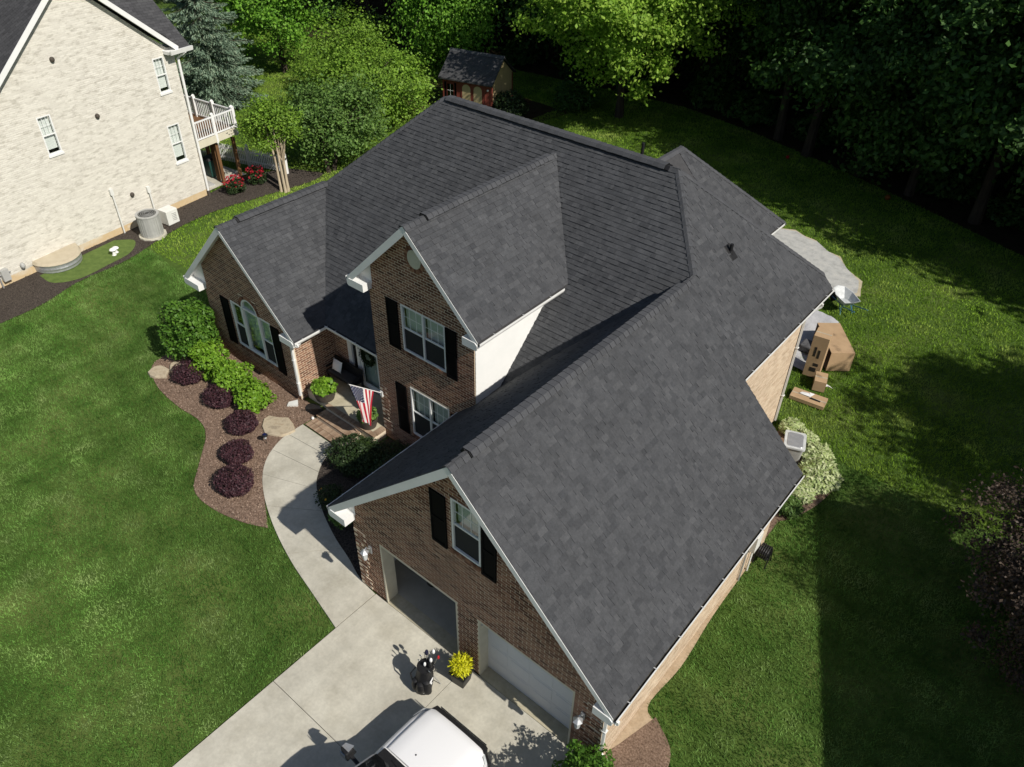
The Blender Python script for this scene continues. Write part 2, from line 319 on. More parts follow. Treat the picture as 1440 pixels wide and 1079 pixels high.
# ------------------------------------------------------------------ ground, drive, walk, beds
struct('ground', MB().poly([(-500,-500,-.05),(500,-500,-.05),(500,500,-.05),(-500,500,-.05)]), 'lawn')
GY = 7.83                                                    # plane of the garage front
drive = struct('driveway', MB().poly([(-10.9,-6,-.02),(-4.1,-6,-.02),(-4.1,7.82,-.02),(-10.9,7.82,-.02)]), 'joint')
def slab(parent, poly, z=0.0, mat='concrete', th=.1, name='slab'):
    return MB().loop2([(x,y,z-th) for x,y in poly], [(x,y,z) for x,y in poly]).build(name, mat, parent)
g = .007
for x0, x1 in ((-10.9,-7.6),(-7.6,-4.1)):
    for y0, y1 in ((4.45,7.80),(1.1,4.45),(-2.3,1.1),(-6,-2.3)):
        slab(drive, [(x0+g,y0+g),(x1-g,y0+g),(x1-g,y1-g),(x0+g,y1-g)])
WL = [(-10.91,6.41),(-12.18,6.70),(-13.48,7.0),(-14.78,7.42),(-15.92,7.92),(-16.8,8.46),(-17.41,9.07),(-17.75,9.76),(-17.85,10.3),(-17.85,10.86)]
WR = [(-10.91,7.78),(-11.6,7.86),(-12.38,8.12),(-13.21,8.35),(-14.13,8.70),(-14.75,9.02),(-15.25,9.32),(-15.6,9.65),(-15.92,10.1),(-16.08,10.5),(-16.15,10.86)]
wl, wr = smooth_line(WL, 41), smooth_line(WR, 41)
wk = struct('walkway', MB().poly([(x,y,-.02) for x,y in wl]+[(x,y,-.02) for x,y in wr[::-1]]), 'joint')
walk_poly = wl + wr[::-1] + [(-10.9,7.8)]
cuts = [0, 10, 17, 23, 29, 35, 40]
for a, b in zip(cuts[:-1], cuts[1:]):
    L = [np.array(p) for p in wl[a:b+1]]; Rr = [np.array(p) for p in wr[a:b+1]]
    d0 = (L[1]-L[0]); d0 /= np.linalg.norm(d0)
    L[0] = L[0]+d0*g; Rr[0] = Rr[0]+d0*g; L[-1] = L[-1]-d0*g; Rr[-1] = Rr[-1]-d0*g
    slab(wk, [tuple(p) for p in L] + [tuple(p) for p in Rr[::-1]], z=.004)
bed1 = smooth_line([(-24.3,11.9),(-24.75,10.6),(-24.67,9.39),(-23.5,8.82),(-21.9,8.66),(-20.7,8.72),(-19.85,8.45),(-18.9,7.6),(-17.95,6.80),(-16.9,6.72),(-15.8,6.97),(-15.0,7.33)], 60)
bed1 = bed1 + [p for p in wl[19:]] + [(-17.85,11.3),(-18.0,11.7),(-19.1,11.75)]
def sheet(name, poly, z, mat): return struct(name, MB().poly([(x,y,z) for x,y in poly]), mat)
sheet('mulch_bed', bed1, -.012, 'mulch')
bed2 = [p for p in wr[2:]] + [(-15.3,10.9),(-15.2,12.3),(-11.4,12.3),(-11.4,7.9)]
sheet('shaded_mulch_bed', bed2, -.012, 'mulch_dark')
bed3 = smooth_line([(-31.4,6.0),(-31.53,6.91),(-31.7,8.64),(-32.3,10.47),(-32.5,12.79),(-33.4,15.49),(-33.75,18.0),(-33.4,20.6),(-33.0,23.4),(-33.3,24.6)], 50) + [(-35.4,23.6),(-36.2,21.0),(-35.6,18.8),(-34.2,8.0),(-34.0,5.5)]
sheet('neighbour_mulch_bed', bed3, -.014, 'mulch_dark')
moss = smooth_line([(-34.0,9.6),(-33.0,9.7),(-32.5,10.6),(-32.7,12.0),(-33.0,13.2),(-33.9,13.9),(-34.6,13.3)], 30)
sheet('moss_patch', moss, -.006, mk('moss', [(.075,.12,.025),(.12,.175,.04)], scale=4, rough=.95, bump=(40,.6,.02)))
bed4 = smooth_line([(-3.9,7.6),(-3.0,7.5),(-2.5,8.4),(-2.6,9.1),(-3.15,9.55),(-3.6,9.85),(-3.52,11.3),(-3.64,13.2),(-3.68,16.3)], 40) + [(-3.75,16.3),(-3.75,7.7)]
sheet('dirt_strip', bed4, -.012, 'dirt'); sheet('corner_mulch', smooth_line([(-3.9,7.7),(-3.6,7.2),(-2.8,7.4),(-2.45,8.4),(-2.6,9.2),(-3.3,9.7)], 24) + [(-3.6,8.6)], -.006, 'mulch')
bed5 = smooth_line([(-5.5,21.9),(-4.6,21.7),(-3.6,21.0),(-3.05,20.0),(-3.1,18.9),(-3.4,17.9),(-3.75,17.3)], 24) + [(-3.75,16.3),(-5.7,16.3)]
sheet('side_mulch_bed', bed5, -.012, 'mulch')
patio = [(-12.5,35.2),(-11.77,35.06),(-11.16,35.31),(-10.5,35.0),(-9.93,34.96),(-9.2,34.4),(-8.58,34.16),(-7.9,33.4),(-7.11,32.71),(-6.9,32.1),(-6.8,31.65),(-7.2,31.2),(-7.57,30.82),(-9.0,28.4),(-13,28.4)]
cx, cy = np.mean([p[0] for p in patio]), np.mean([p[1] for p in patio])
rim = [(cx+(x-cx)*1.05+random.uniform(-.1,.1), cy+(y-cy)*1.06+random.uniform(-.1,.1)) for x,y in patio]
sheet('sandy_ground', rim, -.016, 'sand'); sheet('gravel_pad', patio, -.010, 'gravel')
forest = [(-95,30),(-75,40),(-52,41),(-45,45),(-38,45.5),(-30,46.5),(-24,47),(-19,46),(-13,44.2),(-7,42.0),(-2,40),(6,38.5),(14,38),(22,37),(60,35),(60,140),(-110,140)]
sheet('forest_floor', forest, -.02, 'forest_floor')
sheet('shed_ground', [(-40,34.5),(-30,34.5),(-29,41),(-40,42)], -.02, 'forest_floor')

# ------------------------------------------------------------------ main house
H = thing('brick_house', 'brown brick house with dark grey shingled roof, front gables and two-door garage', 'house', (-12,12,0))
k = .97; RX, RZ = -7.66, 7.06; YR, ZR = 18.83, 8.86; LX, LZ = -21.42, 5.92; DX, DZ = -13.42, 8.42
zr = lambda x: RZ-k*(x-RX)            # slope facing +X of garage and hip end
zf = lambda y: ZR-k*(YR-y)            # main front slope
CY = YR-(ZR-RZ)/k; BX = RX-(ZR-RZ)/k; AX = LX+(ZR-LZ)/k; FY = YR-(ZR-LZ)/k
EZ = 2.92; EY = YR-(ZR-EZ)/k
gl_x = RX-(RZ-2.90)/k; gr_x = RX+(RZ-2.90)/k; ll_x = LX-(LZ-2.9)/k; lr_x = LX+(LZ-2.9)/k
GF, LF, DF = 7.52, 11.37, 12.02      # rake planes
de = 2.5; dz_e = DZ-k*de; UX = -5.54
Z = {}
def P3(x, y, fn): return (x, y, fn(x, y))
planes = {
 'garage_e': (lambda x,y: zr(x), [[(RX,GF),(gr_x,GF),(gr_x,16.45),(RX,16.45)], [(RX,16.45),(UX,16.45),(UX,22.4),(BX+3.57,22.4),(RX,YR+RX-BX)], [(RX,CY),(RX,YR+RX-BX),(BX,YR)]], (0,1), (-1,0)),
 'garage_w': (lambda x,y: RZ+k*(x-RX), [[(RX,GF),(RX,CY),(gl_x,CY-(RX-gl_x)),(gl_x,GF)]], (0,-1), (1,0)),
 'front': (lambda x,y: zf(y), [[(AX,YR),(LX,FY),(lr_x,EY),(gl_x,EY),(RX,CY),(BX,YR)]], (1,0), (0,1)),
 'wing_e': (lambda x,y: LZ-k*(x-LX), [[(LX,LF),(lr_x,LF),(lr_x,EY),(LX,FY)]], (0,1), (-1,0)),
 'dormer_e': (lambda x,y: DZ-k*(x-DX), [[(DX,DF),(DX+de,DF),(DX+de,YR-(ZR-dz_e)/k),(DX,YR-(ZR-DZ)/k)]], (0,1), (-1,0)),
 'rear_e': (lambda x,y: 7.83-k*(x+11.53), [[(-11.53,19.89),(-9.02,22.4),(-8.61,22.4),(-8.61,25.66),(-11.53,22.74)]], (0,1), (-1,0)),
}
hidden = {
 'wing_w': (lambda x,y: LZ+k*(x-LX), [[(LX,LF),(LX,FY),(AX,YR),(ll_x,22.4),(ll_x,LF)]]),
 'dormer_w': (lambda x,y: DZ+k*(x-DX), [[(DX,DF),(DX,YR-(ZR-DZ)/k),(DX-de,YR-(ZR-dz_e)/k),(DX-de,DF)]]),
 'rear': (lambda x,y: ZR-k*(y-YR), [[(AX,YR),(BX,YR),(BX+3.57,22.4),(AX-3.57,22.4)]]),
 'rear_n': (lambda x,y: 7.83-k*(y-22.74), [[(-11.53,22.74),(-8.61,25.66),(-14.45,25.66)]]),
 'rear_w': (lambda x,y: 7.83+k*(x+11.53), [[(-11.53,19.89),(-11.53,22.74),(-14.45,25.66),(-14.45,22.81)]]),
}
deck = MB()
for nm, d in list(planes.items())+list(hidden.items()):
    fn = d[0]
    for poly in d[1]:
        p = ccw(poly); deck.loop2([(x,y,fn(x,y)-.13) for x,y in p], [(x,y,fn(x,y)) for x,y in p])
roof = deck.build('roof', 'deck', H)
# shingles: courses of tabs, each with its own thickness, clipped to its slope
EXPO = .142; sq = math.sqrt(1+k*k)
st = MB(); singles = []
def dormer_cover(x, y):
    if y < DF or y > YR: return False
    z = DZ-k*abs(x-DX); return abs(x-DX) < 2.0 and y < YR-(ZR-z)/k-.02 or (abs(x-DX) < 2.0 and y < 15.6 and z > zf(y)+.1)
for nm, (fn, pieces, uv, vv) in planes.items():
    U = Vector((uv[0],uv[1],0)); Vh = Vector((vv[0],vv[1],0)); V3 = Vector((vv[0],vv[1],k))/sq; Nn = U.cross(V3); Nn = Nn if Nn.z > 0 else -Nn
    allp = [p for q in pieces for p in q]
    vs_ = [Vh.x*x+Vh.y*y for x,y in allp]; us = [U.x*x+U.y*y for x,y in allp]; vmin, vmax, umin, umax = min(vs_), max(vs_), min(us), max(us)
    conv = [ccw([((U.x*x+U.y*y), (Vh.x*x+Vh.y*y-vmin)*sq) for x,y in q]) for q in pieces]
    O = lambda u, v, n: (U*u + Vh*(vmin + v/sq))
    nrow = int((vmax-vmin)*sq/EXPO)+1
    for r in range(nrow):
        v0 = r*EXPO; u = umin-random.uniform(0,.3); 
        while u < umax:
            wd = random.choice((.08,.11,.14,.17,.21,.26)); u1 = u+wd-.002
            quad = [(u,v0+.001),(u1,v0+.001),(u1,v0+EXPO-.001),(u,v0+EXPO-.001)]
            cu = O((u+u1)/2, v0+EXPO/2, 0)
            th = random.choice((.015,.016,.018,.026,.028))
            if not (nm == 'front' and dormer_cover(cu.x, cu.y)):
                for cv in conv:
                    c = clip(quad, cv)
                    if len(c) < 3 or area(c) < .0008: continue
                    full = abs(area(c)-(u1-u)*(EXPO-.002)) < 1e-6
                    def pt(p, h):
                        b = O(p[0], p[1], 0); return Vector((b.x, b.y, fn(b.x, b.y))) + Nn*h
                    top = [pt(p, .003+(th)*(1-.75*(p[1]-v0)/EXPO)) for p in c]; bot = [pt(p, -.002) for p in c]
                    if full and nm == 'garage_e': singles.append(((pt(c[0],0)-CAM).length, (u,v0,u1,th), pt((u,v0),0), U.copy(), V3.copy(), Nn.copy(), top, bot))
                    else: st.loop2(top, bot)
            u = u1+.002
singles.sort(key=lambda s: s[0])
smesh = {}
for i, (d, (u,v0,u1,th), o3, U, V3, Nn, top, bot) in enumerate(singles):
    if i >= 300: st.loop2(top, bot); continue
    key = (round(u1-u, 3), th)
    if key not in smesh:
        wv, e = u1-u, EXPO-.002
        mb = MB().loop2([(0,.001,.003+th),(wv,.001,.003+th),(wv,e,.003+th*.25),(0,e,.003+th*.25)], [(0,.001,-.002),(wv,.001,-.002),(wv,e,-.002),(0,e,-.002)])
        smesh[key] = mb.mesh('shingle'); smesh[key].materials.append(M['shingle'])
    o = bpy.data.objects.new('shingle', smesh[key]); col.objects.link(o); o.parent = roof
    q = o3-Vector(root_loc(roof)); o.matrix_local = Matrix(((U.x,V3.x,Nn.x,q.x),(U.y,V3.y,Nn.y,q.y),(U.z,V3.z,Nn.z,q.z),(0,0,0,1)))
shf = st.build('shingle_field', 'shingle', roof); shf['kind'] = 'stuff'
# cap shingles over ridges and hips
def caps(a, b, s1, s2, lift=.012, step=.19, half=.16, vent=None):
    """a->b line, s1,s2: slope directions (downwards) on either side"""
    a, b = Vector(a), Vector(b); n = max(1, int((b-a).length/step)); s1 = Vector(s1).normalized(); s2 = Vector(s2).normalized()
    for i in range(n):
        p, q = a+(b-a)*(i/n), a+(b-a)*((i+1)/n+.02); q = a+(b-a)*min(1, (i+1)/n+.3/n)
        lv = lift + (.068 if vent and vent[0] <= i/n <= vent[1] else 0); h0, h1 = lv+.026+random.uniform(0,.005), lv+.008
        mb = MB(); j = random.uniform(-.006,.006); nz = Vector((0,0,1))
        n1 = (q-p).cross(s1).normalized(); n1 = n1 if n1.z > 0 else -n1; n2 = (q-p).cross(s2).normalized(); n2 = n2 if n2.z > 0 else -n2
        m = (n1+n2).normalized()*1.25
        A = [p+s1*(half+j)+n1*h0, p+s1*.04+n1*h0+nz*.008, p+s2*.04+n2*h0+nz*.008, p+s2*(half-j)+n2*h0]
        B = [q+s1*(half+j)+n1*h1, q+s1*.04+n1*h1+nz*.008, q+s2*.04+n2*h1+nz*.008, q+s2*(half-j)+n2*h1]
        dn = Vector((0,0,-.012))
        for t in range(3): mb.loop2([A[t],A[t+1],B[t+1],B[t]], [A[t]+dn,A[t+1]+dn,B[t+1]+dn,B[t]+dn])
        mb.build('ridge_cap', 'cap', roof)
    if vent:
        p, q = a+(b-a)*vent[0], a+(b-a)*min(1,vent[1]+.01)
        for s in (s1, s2):
            nn = (q-p).cross(s).normalized(); nn = nn if nn.z > 0 else -nn
            MB().loop2([p+s*(half+.004)+nn*.005, p+s*.02+nn*.005, q+s*.02+nn*.005, q+s*(half+.004)+nn*.005], [p+s*(half-.004)+nn*.076, p+s*.02+nn*.07, q+s*.02+nn*.07, q+s*(half-.004)+nn*.076]).build('ridge_vent', 'vent_dark', roof)
E_, W_, S_, N_ = (1,0,-k), (-1,0,-k), (0,-1,-k), (0,1,-k)
caps((RX,GF-.02,RZ), (RX,CY-.15,RZ), E_, W_, vent=(.06,.93))
caps((DX,DF-.02,DZ), (DX,YR-(ZR-DZ)/k,DZ), E_, W_, vent=(.12,.93))
caps((LX,LF-.02,LZ), (LX,FY,LZ), E_, W_, vent=(.16,.97))
caps((BX,YR,ZR), (AX,YR,ZR), S_, N_, vent=(.03,.96))
hs = Vector((1,-1,0))
def hipcap(a, b, d1, d2): caps(a, b, d1, d2, step=.2, half=.15)
hipcap((RX,CY,RZ), (BX,YR,ZR), (-.55,-1,-1.0), (1,.55,-1.0))
hipcap((BX+3.57,22.4,ZR-k*3.57), (BX,YR,ZR), (1,-.5,-.98), (-.5,1,-.98))
hipcap((-8.61,25.66,5.0), (-11.53,22.74,7.83), (1,-.5,-.98), (-.5,1,-.98))
hipcap((LX,FY,LZ), (AX,YR,ZR), (.5,-1,-.98), (-1,.5,-.98))
caps((-11.53,22.74,7.83), (-11.53,19.95,7.83), E_, W_)

# ---- walls
FX = lambda Y: (lambda u, z, d: (u, Y-d, z))          # faces -Y, u = x
FE = lambda X: (lambda u, z, d: (X+d, u, z))          # faces +X, u = y
bricks = MB(); pale_bricks = MB(); bsingle = []
BL, BH, J = .224, .070, .0165
def brick_wall(F, poly, openings=(), name='wall', quoins=(), single=False, pale=False):
    poly = ccw(poly); us = sorted({p[0] for p in poly} | {v for o in openings for v in (o[0], o[2])}); zs = sorted({min(p[1] for p in poly), max(p[1] for p in poly)} | {v for o in openings for v in (o[1], o[3])})
    mb = MB()
    for u0, u1 in zip(us[:-1], us[1:]):
        for z0, z1 in zip(zs[:-1], zs[1:]):
            um, zm = (u0+u1)/2, (z0+z1)/2
            if any(o[0] < um < o[2] and o[1] < zm < o[3] for o in openings): continue
            c = clip([(u0,z0),(u1,z0),(u1,z1),(u0,z1)], poly)
            if len(c) > 2 and area(c) > 1e-4: mb.loop2([F(a,b,-.10) for a,b in c], [F(a,b,0) for a,b in c])
    wall = mb.build(name, 'mortar', H)
    for q in quoins: MB().fbox(F, q[0], q[2], q[1], q[3], -.02, .018).build('quoin', 'mortar', wall)
    zmin, zmax, umin, umax = zs[0], zs[-1], us[0], us[-1]; row = 0; z = zmin+.004
    while z < zmax:
        u = umin - (BL+J)/2*(row % 2) + .003; row += 1
        while u < umax:
            r0, r1 = u, u+BL; u += BL+J; zm = z+BH/2; segs = [(r0, r1)]
            for o in openings:
                if o[1]-.03 < zm < o[3]+.03:
                    n = []
                    for a, b in segs:
                        if b <= o[0] or a >= o[2]: n.append((a, b))
                        else:
                            if a < o[0]-.02: n.append((a, o[0]-.004))
                            if b > o[2]+.02: n.append((o[2]+.004, b))
                    segs = n
            for a, b in segs:
                c = clip([(a,z),(b,z),(b,z+BH),(a,z+BH)], poly)
                if len(c) < 3 or area(c) < .0012: continue
                dd = .001+random.uniform(0,.002); um = (a+b)/2
                base = -.003
                for q in quoins:
                    if q[0] <= um <= q[2] and q[1] <= zm <= q[3]: base = .014; dd += .018
                fullb = abs(b-a-BL) < 1e-6 and abs(area(c)-BL*BH) < 1e-7
                if single and fullb and base < 0: bsingle.append(((Vector(F(a,z,0))-CAM).length, F(a,z,0), [F(x,y,dd) for x,y in c], [F(x,y,base) for x,y in c], wall))
                else: (pale_bricks if pale else bricks).loop2([F(x,y,dd) for x,y in c], [F(x,y,base) for x,y in c])
        z += BH+J
    return wall
def gable(x0, x1, zb, ze, xm, zt): return [(x0,zb),(x1,zb),(x1,zt-k*(x1-xm)),(xm,zt),(x0,zt-k*(xm-x0))]
gw0, gw1 = -11.45, -3.72
rk = lambda x, cx, cz: cz-k*abs(x-cx)-.10
D1, D2 = (-10.5,0,-7.87,2.30), (-7.22,0,-4.47,2.24)
def qn(x, s, z0, z1, wide=.42, narrow=.30):
    out = []; z = z0; i = 0
    while z+.38 < z1:
        wv = wide if i % 2 == 0 else narrow
        out.append((x, z, x+wv, z+.37) if s > 0 else (x-wv, z, x, z+.37)); z += .46; i += 1
    return out
gwin = (-7.92,4.22,-7.10,5.80)
wg = brick_wall(FX(GY), gable(gw0, gw1, 0, rk(gw0,RX,RZ), RX, RZ-.12), [D1, D2, gwin], quoins=qn(gw0, 1, .05, 2.6)+qn(gw1, -1, .05, 2.6), single=True)
DY = 12.32; dx0, dx1 = -15.36, -11.32
dwinU, dwinL = (-14.08,4.12,-12.38,5.70), (-13.96,.92,-12.34,2.78)
ov = (-13.37, 7.36)
wd_ = brick_wall(FX(DY), gable(dx0, dx1, 0, rk(dx0,DX,DZ), DX, DZ-.12), [dwinU, dwinL], quoins=qn(dx0, 1, .4, 2.4))
LY = 11.65; lx0, lx1 = -23.75, -18.9
lwin = (-22.20,.90,-19.95,2.74); arch = (-21.55,2.74,-20.60,3.22)
wl_ = brick_wall(FX(LY), gable(lx0, lx1, -.1, rk(lx0,LX,LZ), LX, LZ-.12), [lwin, arch])
brick_wall(FE(lx1), [(LY+.10,0),(13.35,0),(13.35,2.85),(LY+.10,2.85)])
brick_wall(FX(13.35), [(lx1,0.3),(-18.15,0.3),(-18.15,3.0),(lx1,3.0)])
brick_wall(FX(13.35), [(-16.45,0.3),(dx0,0.3),(dx0,3.0),(-16.45,3.0)])
brick_wall(FX(13.35), [(-18.15,2.60),(-16.45,2.60),(-16.45,3.2),(-18.15,3.2)])
def FW(u, z, d): return (dx0-d, -u, z)
brick_wall(lambda u,z,d: (dx0-d, u, z), [(DY+.10,0),(15.6,0),(15.6,5.8),(DY+.10,5.8)])
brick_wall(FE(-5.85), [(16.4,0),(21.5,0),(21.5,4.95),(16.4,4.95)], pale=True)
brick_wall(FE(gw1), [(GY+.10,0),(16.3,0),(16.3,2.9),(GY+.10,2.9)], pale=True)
pl = MB()                                             # plain rear and far walls
for a, b, zt in (((-5.95,21.4),(-8.9,21.4),4.9),((-8.9,21.4),(-8.9,25.3),4.9),((-8.9,25.3),(-14.2,25.3),4.9),((-14.2,25.3),(-14.2,21.4),4.9),((-14.2,21.4),(-23.75,21.4),4.9),((-23.7,21.4),(-23.7,11.8),2.9),((-3.8,16.25),(-5.95,16.25),2.9)):
    a, b = Vector((*a,0)), Vector((*b,0)); t = (b-a).normalized()*.05; n = Vector((t.y,-t.x,0)); pl.loop2([a-n,b-n,b+n,a+n], [p+Vector((0,0,zt)) for p in (a-n,b-n,b+n,a+n)])
pl.build('rear_wall', brick_tex('rear_brick', (.20,.11,.075), (.13,.07,.05), (.42,.35,.27), .21, .077, (1,1,0)), H)
bsingle.sort(key=lambda s: s[0]); bm_full = None
for i, (d, o3, top, bot, wall) in enumerate(bsingle):
    if i >= 300: bricks.loop2(top, bot); continue
    if bm_full is None:
        bm_full = MB().loop2([(0,-.004,0),(BL,-.004,0),(BL,-.004,BH),(0,-.004,BH)], [(0,.003,0),(BL,.003,0),(BL,.003,BH),(0,.003,BH)]).mesh('brick'); bm_full.materials.append(M['brick'])
    o = bpy.data.objects.new('brick', bm_full); col.objects.link(o); o.parent = wall; o.location = Vector(o3)-Vector(root_loc(wall))+Vector((0, random.uniform(-.001,.001), 0))
bk = bricks.build('brickwork', 'brick', H); bk['kind'] = 'stuff'; bk2 = pale_bricks.build('pale_brickwork', 'brick_pale', H); bk2['kind'] = 'stuff'; bk2['label'] = 'paler tan brick of the side walls'
# dormer side wall in white lap siding
sw = MB().loop2([(dx1-.02,DY+.1,2.4),(dx1-.02,15.75,5.75),(dx1-.02,15.75,6.05),(dx1-.02,DY+.1,6.05)], [(dx1+.02,DY+.1,2.4),(dx1+.02,15.75,5.75),(dx1+.02,15.75,6.05),(dx1+.02,DY+.1,6.05)]).build('wall', 'siding', H)
sw['label'] = 'white lap siding on the side of the upper gable'
for i in range(21):
    z = 2.75+i*.155; y1 = 12.45 + max(.2, (z-2.4)/.985)
    MB().loop2([(dx1+.021,DY+.02,z),(dx1+.021,y1,z),(dx1+.021,y1,z+.153),(dx1+.021,DY+.02,z+.153)], [(dx1+.036,DY+.02,z),(dx1+.036,y1,z),(dx1+.024,y1,z+.153),(dx1+.024,DY+.02,z+.153)]).build('siding_board', 'siding', sw)
# ---- trim: rake boards, soffits, cornice returns, fascia, gutters
def rake(cx, cz, x0, x1, ypl, ywall):
    for xe in (x0, x1):
        s = 1 if xe > cx else -1; ze = cz-k*abs(xe-cx)
        nx, nz = s*k/sq, 1/sq; t = .21
        a = (cx, cz-.005); b = (xe, ze-.005); bw = .20 if s < 0 else .15
        q = [(a[0],a[1]),(b[0],b[1]),(b[0],b[1]-bw*1.25),(a[0],a[1]-bw*1.4)]
        MB().loop2([(x,ypl-.010,z) for x,z in q], [(x,ypl+.012,z) for x,z in q]).build('rake_board', 'white', H)
        q = [(a[0],a[1]-.14),(b[0],b[1]-.14),(b[0],b[1]-.17),(a[0],a[1]-.17)]
        MB().loop2([(x,ypl+.013,z) for x,z in q], [(x,ywall+.02,z) for x,z in q]).build('soffit', 'white', H)
def cornice(xe, s, ze, ypl, ywall, wd):               # boxed return at a gable's foot
    x1 = xe+s*wd; q = [(xe,ze-.10),(xe,ze-.22),(xe+s*.05,ze-.27),(x1,ze-.27),(x1,ze-.03),(xe+s*.08,ze-.03)]
    MB().loop2([(x,ypl-.03,z) for x,z in q], [(x,ywall-.008,z) for x,z in q]).build('cornice_return', 'white', H)
    q = [(xe+s*.06,ze-.10),(x1+s*.03,ze-.10),(x1+s*.03,ze-.15+k*(wd+.03)),(xe+s*.06,ze-.09)]
    MB().loop2([(x,ywall-.012,z) for x,z in q], [(x,ywall+.05,z) for x,z in q]).build('eave_panel', 'white', H)
for cx, cz, x0, x1, ypl, yw, wx0, wx1 in ((RX,RZ,gl_x,gr_x,GF,GY,gw0,gw1),(DX,DZ,DX-de,DX+de,DF,DY,dx0,dx1),(LX,LZ,ll_x,lr_x,LF,LY,lx0,lx1)):
    rake(cx, cz, x0, x1, ypl, yw); ze = cz-k*(cx-x0)
    cornice(x0, 1, ze, ypl, yw, wx0-x0+.12); cornice(x1, -1, ze, ypl, yw, x1-wx1+.12)
def gutter(a, b, out, hang=True, wd=.095):
    a, b, o = Vector(a), Vector(b), Vector(out); z = Vector((0,0,1)); a = a-o*.045-z*.004; b = b-o*.045-z*.004
    prof = [(0,-.05),(0,-.10),(.07,-.11),(wd,-.05),(wd,0),(wd+.016,0),(wd+.016,-.056),(.078,-.125),(-.012,-.115),(-.012,-.05)]
    L = [a+o*x+z*h for x,h in prof]; Rr = [b+o*x+z*h for x,h in prof]
    gt = MB().loop2(L, Rr).build('gutter', 'gutter', H)
    MB().poly([a+o*.004+z*-.045, b+o*.004+z*-.045, b+o*(wd-.004)+z*-.045, a+o*(wd-.004)+z*-.045]).build('gutter_inner_sheet', 'gutter_in', gt)  # dark sheet across the inside of the trough
    if hang:
        n = max(2, int((b-a).length/.9)); d = (b-a).normalized()
        for i in range(n):
            p = a+(b-a)*((i+.5)/n); MB().loop2([p+o*.005-z*.02, p+o*(wd+.02)+z*.012, p+o*(wd+.02)+z*-.004, p+o*.005-z*.036], [q+d*.022 for q in (p+o*.005-z*.02, p+o*(wd+.02)+z*.012, p+o*(wd+.02)+z*-.004, p+o*.005-z*.036)]).build('hanger', 'gutter', gt)
    f = MB().loop2([a-o*.014+z*.0, a-o*.014-z*.2, a-o*.05-z*.2, a-o*.05], [b-o*.014+z*.0, b-o*.014-z*.2, b-o*.05-z*.2, b-o*.05]).build('fascia', 'white', H)
    inner = max(.12, .42)
    MB().loop2([a-o*.051-z*.16, a-o*inner-z*.16, a-o*inner-z*.18, a-o*.051-z*.18], [b-o*.051-z*.16, b-o*inner-z*.16, b-o*inner-z*.18, b-o*.051-z*.18]).build('soffit', 'white', H)
    return gt
ge = 2.90
gutter((gr_x+.012,GF,ge-.015), (gr_x+.012,16.45,ge-.015), (1,0,0)); gutter((gl_x-.012,GF,ge-.015), (gl_x-.012,EY-.1,ge-.015), (-1,0,0))
gutter((lr_x+.012,LF,ge-.015), (lr_x+.012,EY+.02,ge-.015), (1,0,0)); gutter((lr_x+.02,EY-.012,EZ-.015), (dx0-.01,EY-.012,EZ-.015), (0,-1,0))
gutter((DX+de+.012,DF,dz_e-.015), (DX+de+.012,15.62,dz_e-.015), (1,0,0)); gutter((DX-de-.012,DF,dz_e-.015), (DX-de-.012,15.3,dz_e-.015), (-1,0,0))
gutter((UX+.012,16.45,zr(UX)-.015), (UX+.012,22.4,zr(UX)-.015), (1,0,0)); gutter((-8.6,22.5,4.985), (-8.6,25.66,4.985), (1,0,0))
gutter((ll_x-.012,LF,ge-.015), (ll_x-.012,20,ge-.015), (-1,0,0))
def downspout(pts, w=.085, foot=True):
    d = MB(); 
    for a, b in zip(pts[:-1], pts[1:]): d.bar(a, b, w, w*.75, (1,0.2,0.0) if abs(a[2]-b[2]) > .5 else (0,0,1))
    o = d.build('downspout', 'gutter', H)
    for f in (.3, .75):
        a, b = Vector(pts[-2]), Vector(pts[-1]); p = a+(b-a)*f; MB().box(p.x-.055,p.x+.055,p.y-.055,p.y+.055,p.z-.015,p.z+.015).build('strap', 'gutter', o)
downspout([(lr_x+.06,LF+.1,2.78),(lr_x+.06,LF+.1,2.70),(lx1+.07,LY-.05,2.45),(lx1+.07,LY-.05,.28)])
downspout([(gr_x+.06,GF+.08,2.78),(gr_x+.06,GF+.08,2.68),(gw1+.08,GY-.03,2.4),(gw1+.08,GY-.03,.1)])
downspout([(UX+.05,21.6,4.85),(UX+.05,21.6,4.75),(-5.80,21.45,4.45),(-5.80,21.45,.1)])
downspout([(gl_x-.06,GF+.15,2.75),(gl_x-.06,GF+.15,2.68),(gw0-.06,GY+.35,2.35),(gw0-.06,GY+.35,.1)])
MB().loop2([(-18.93,LY-.14,-.01),(-18.72,LY-.30,-.01),(-19.0,LY-.55,-.01),(-19.1,LY-.40,-.01)],[(-18.93,LY-.14,.09),(-18.72,LY-.30,.08),(-19.0,LY-.55,.05),(-19.1,LY-.40,.06)]).build('splash_block', 'offwhite', None, loc=(-18.95,LY-.35,0))
tag(bpy.data.objects['splash_block'], 'small white splash block under the porch corner downspout', 'splash block')

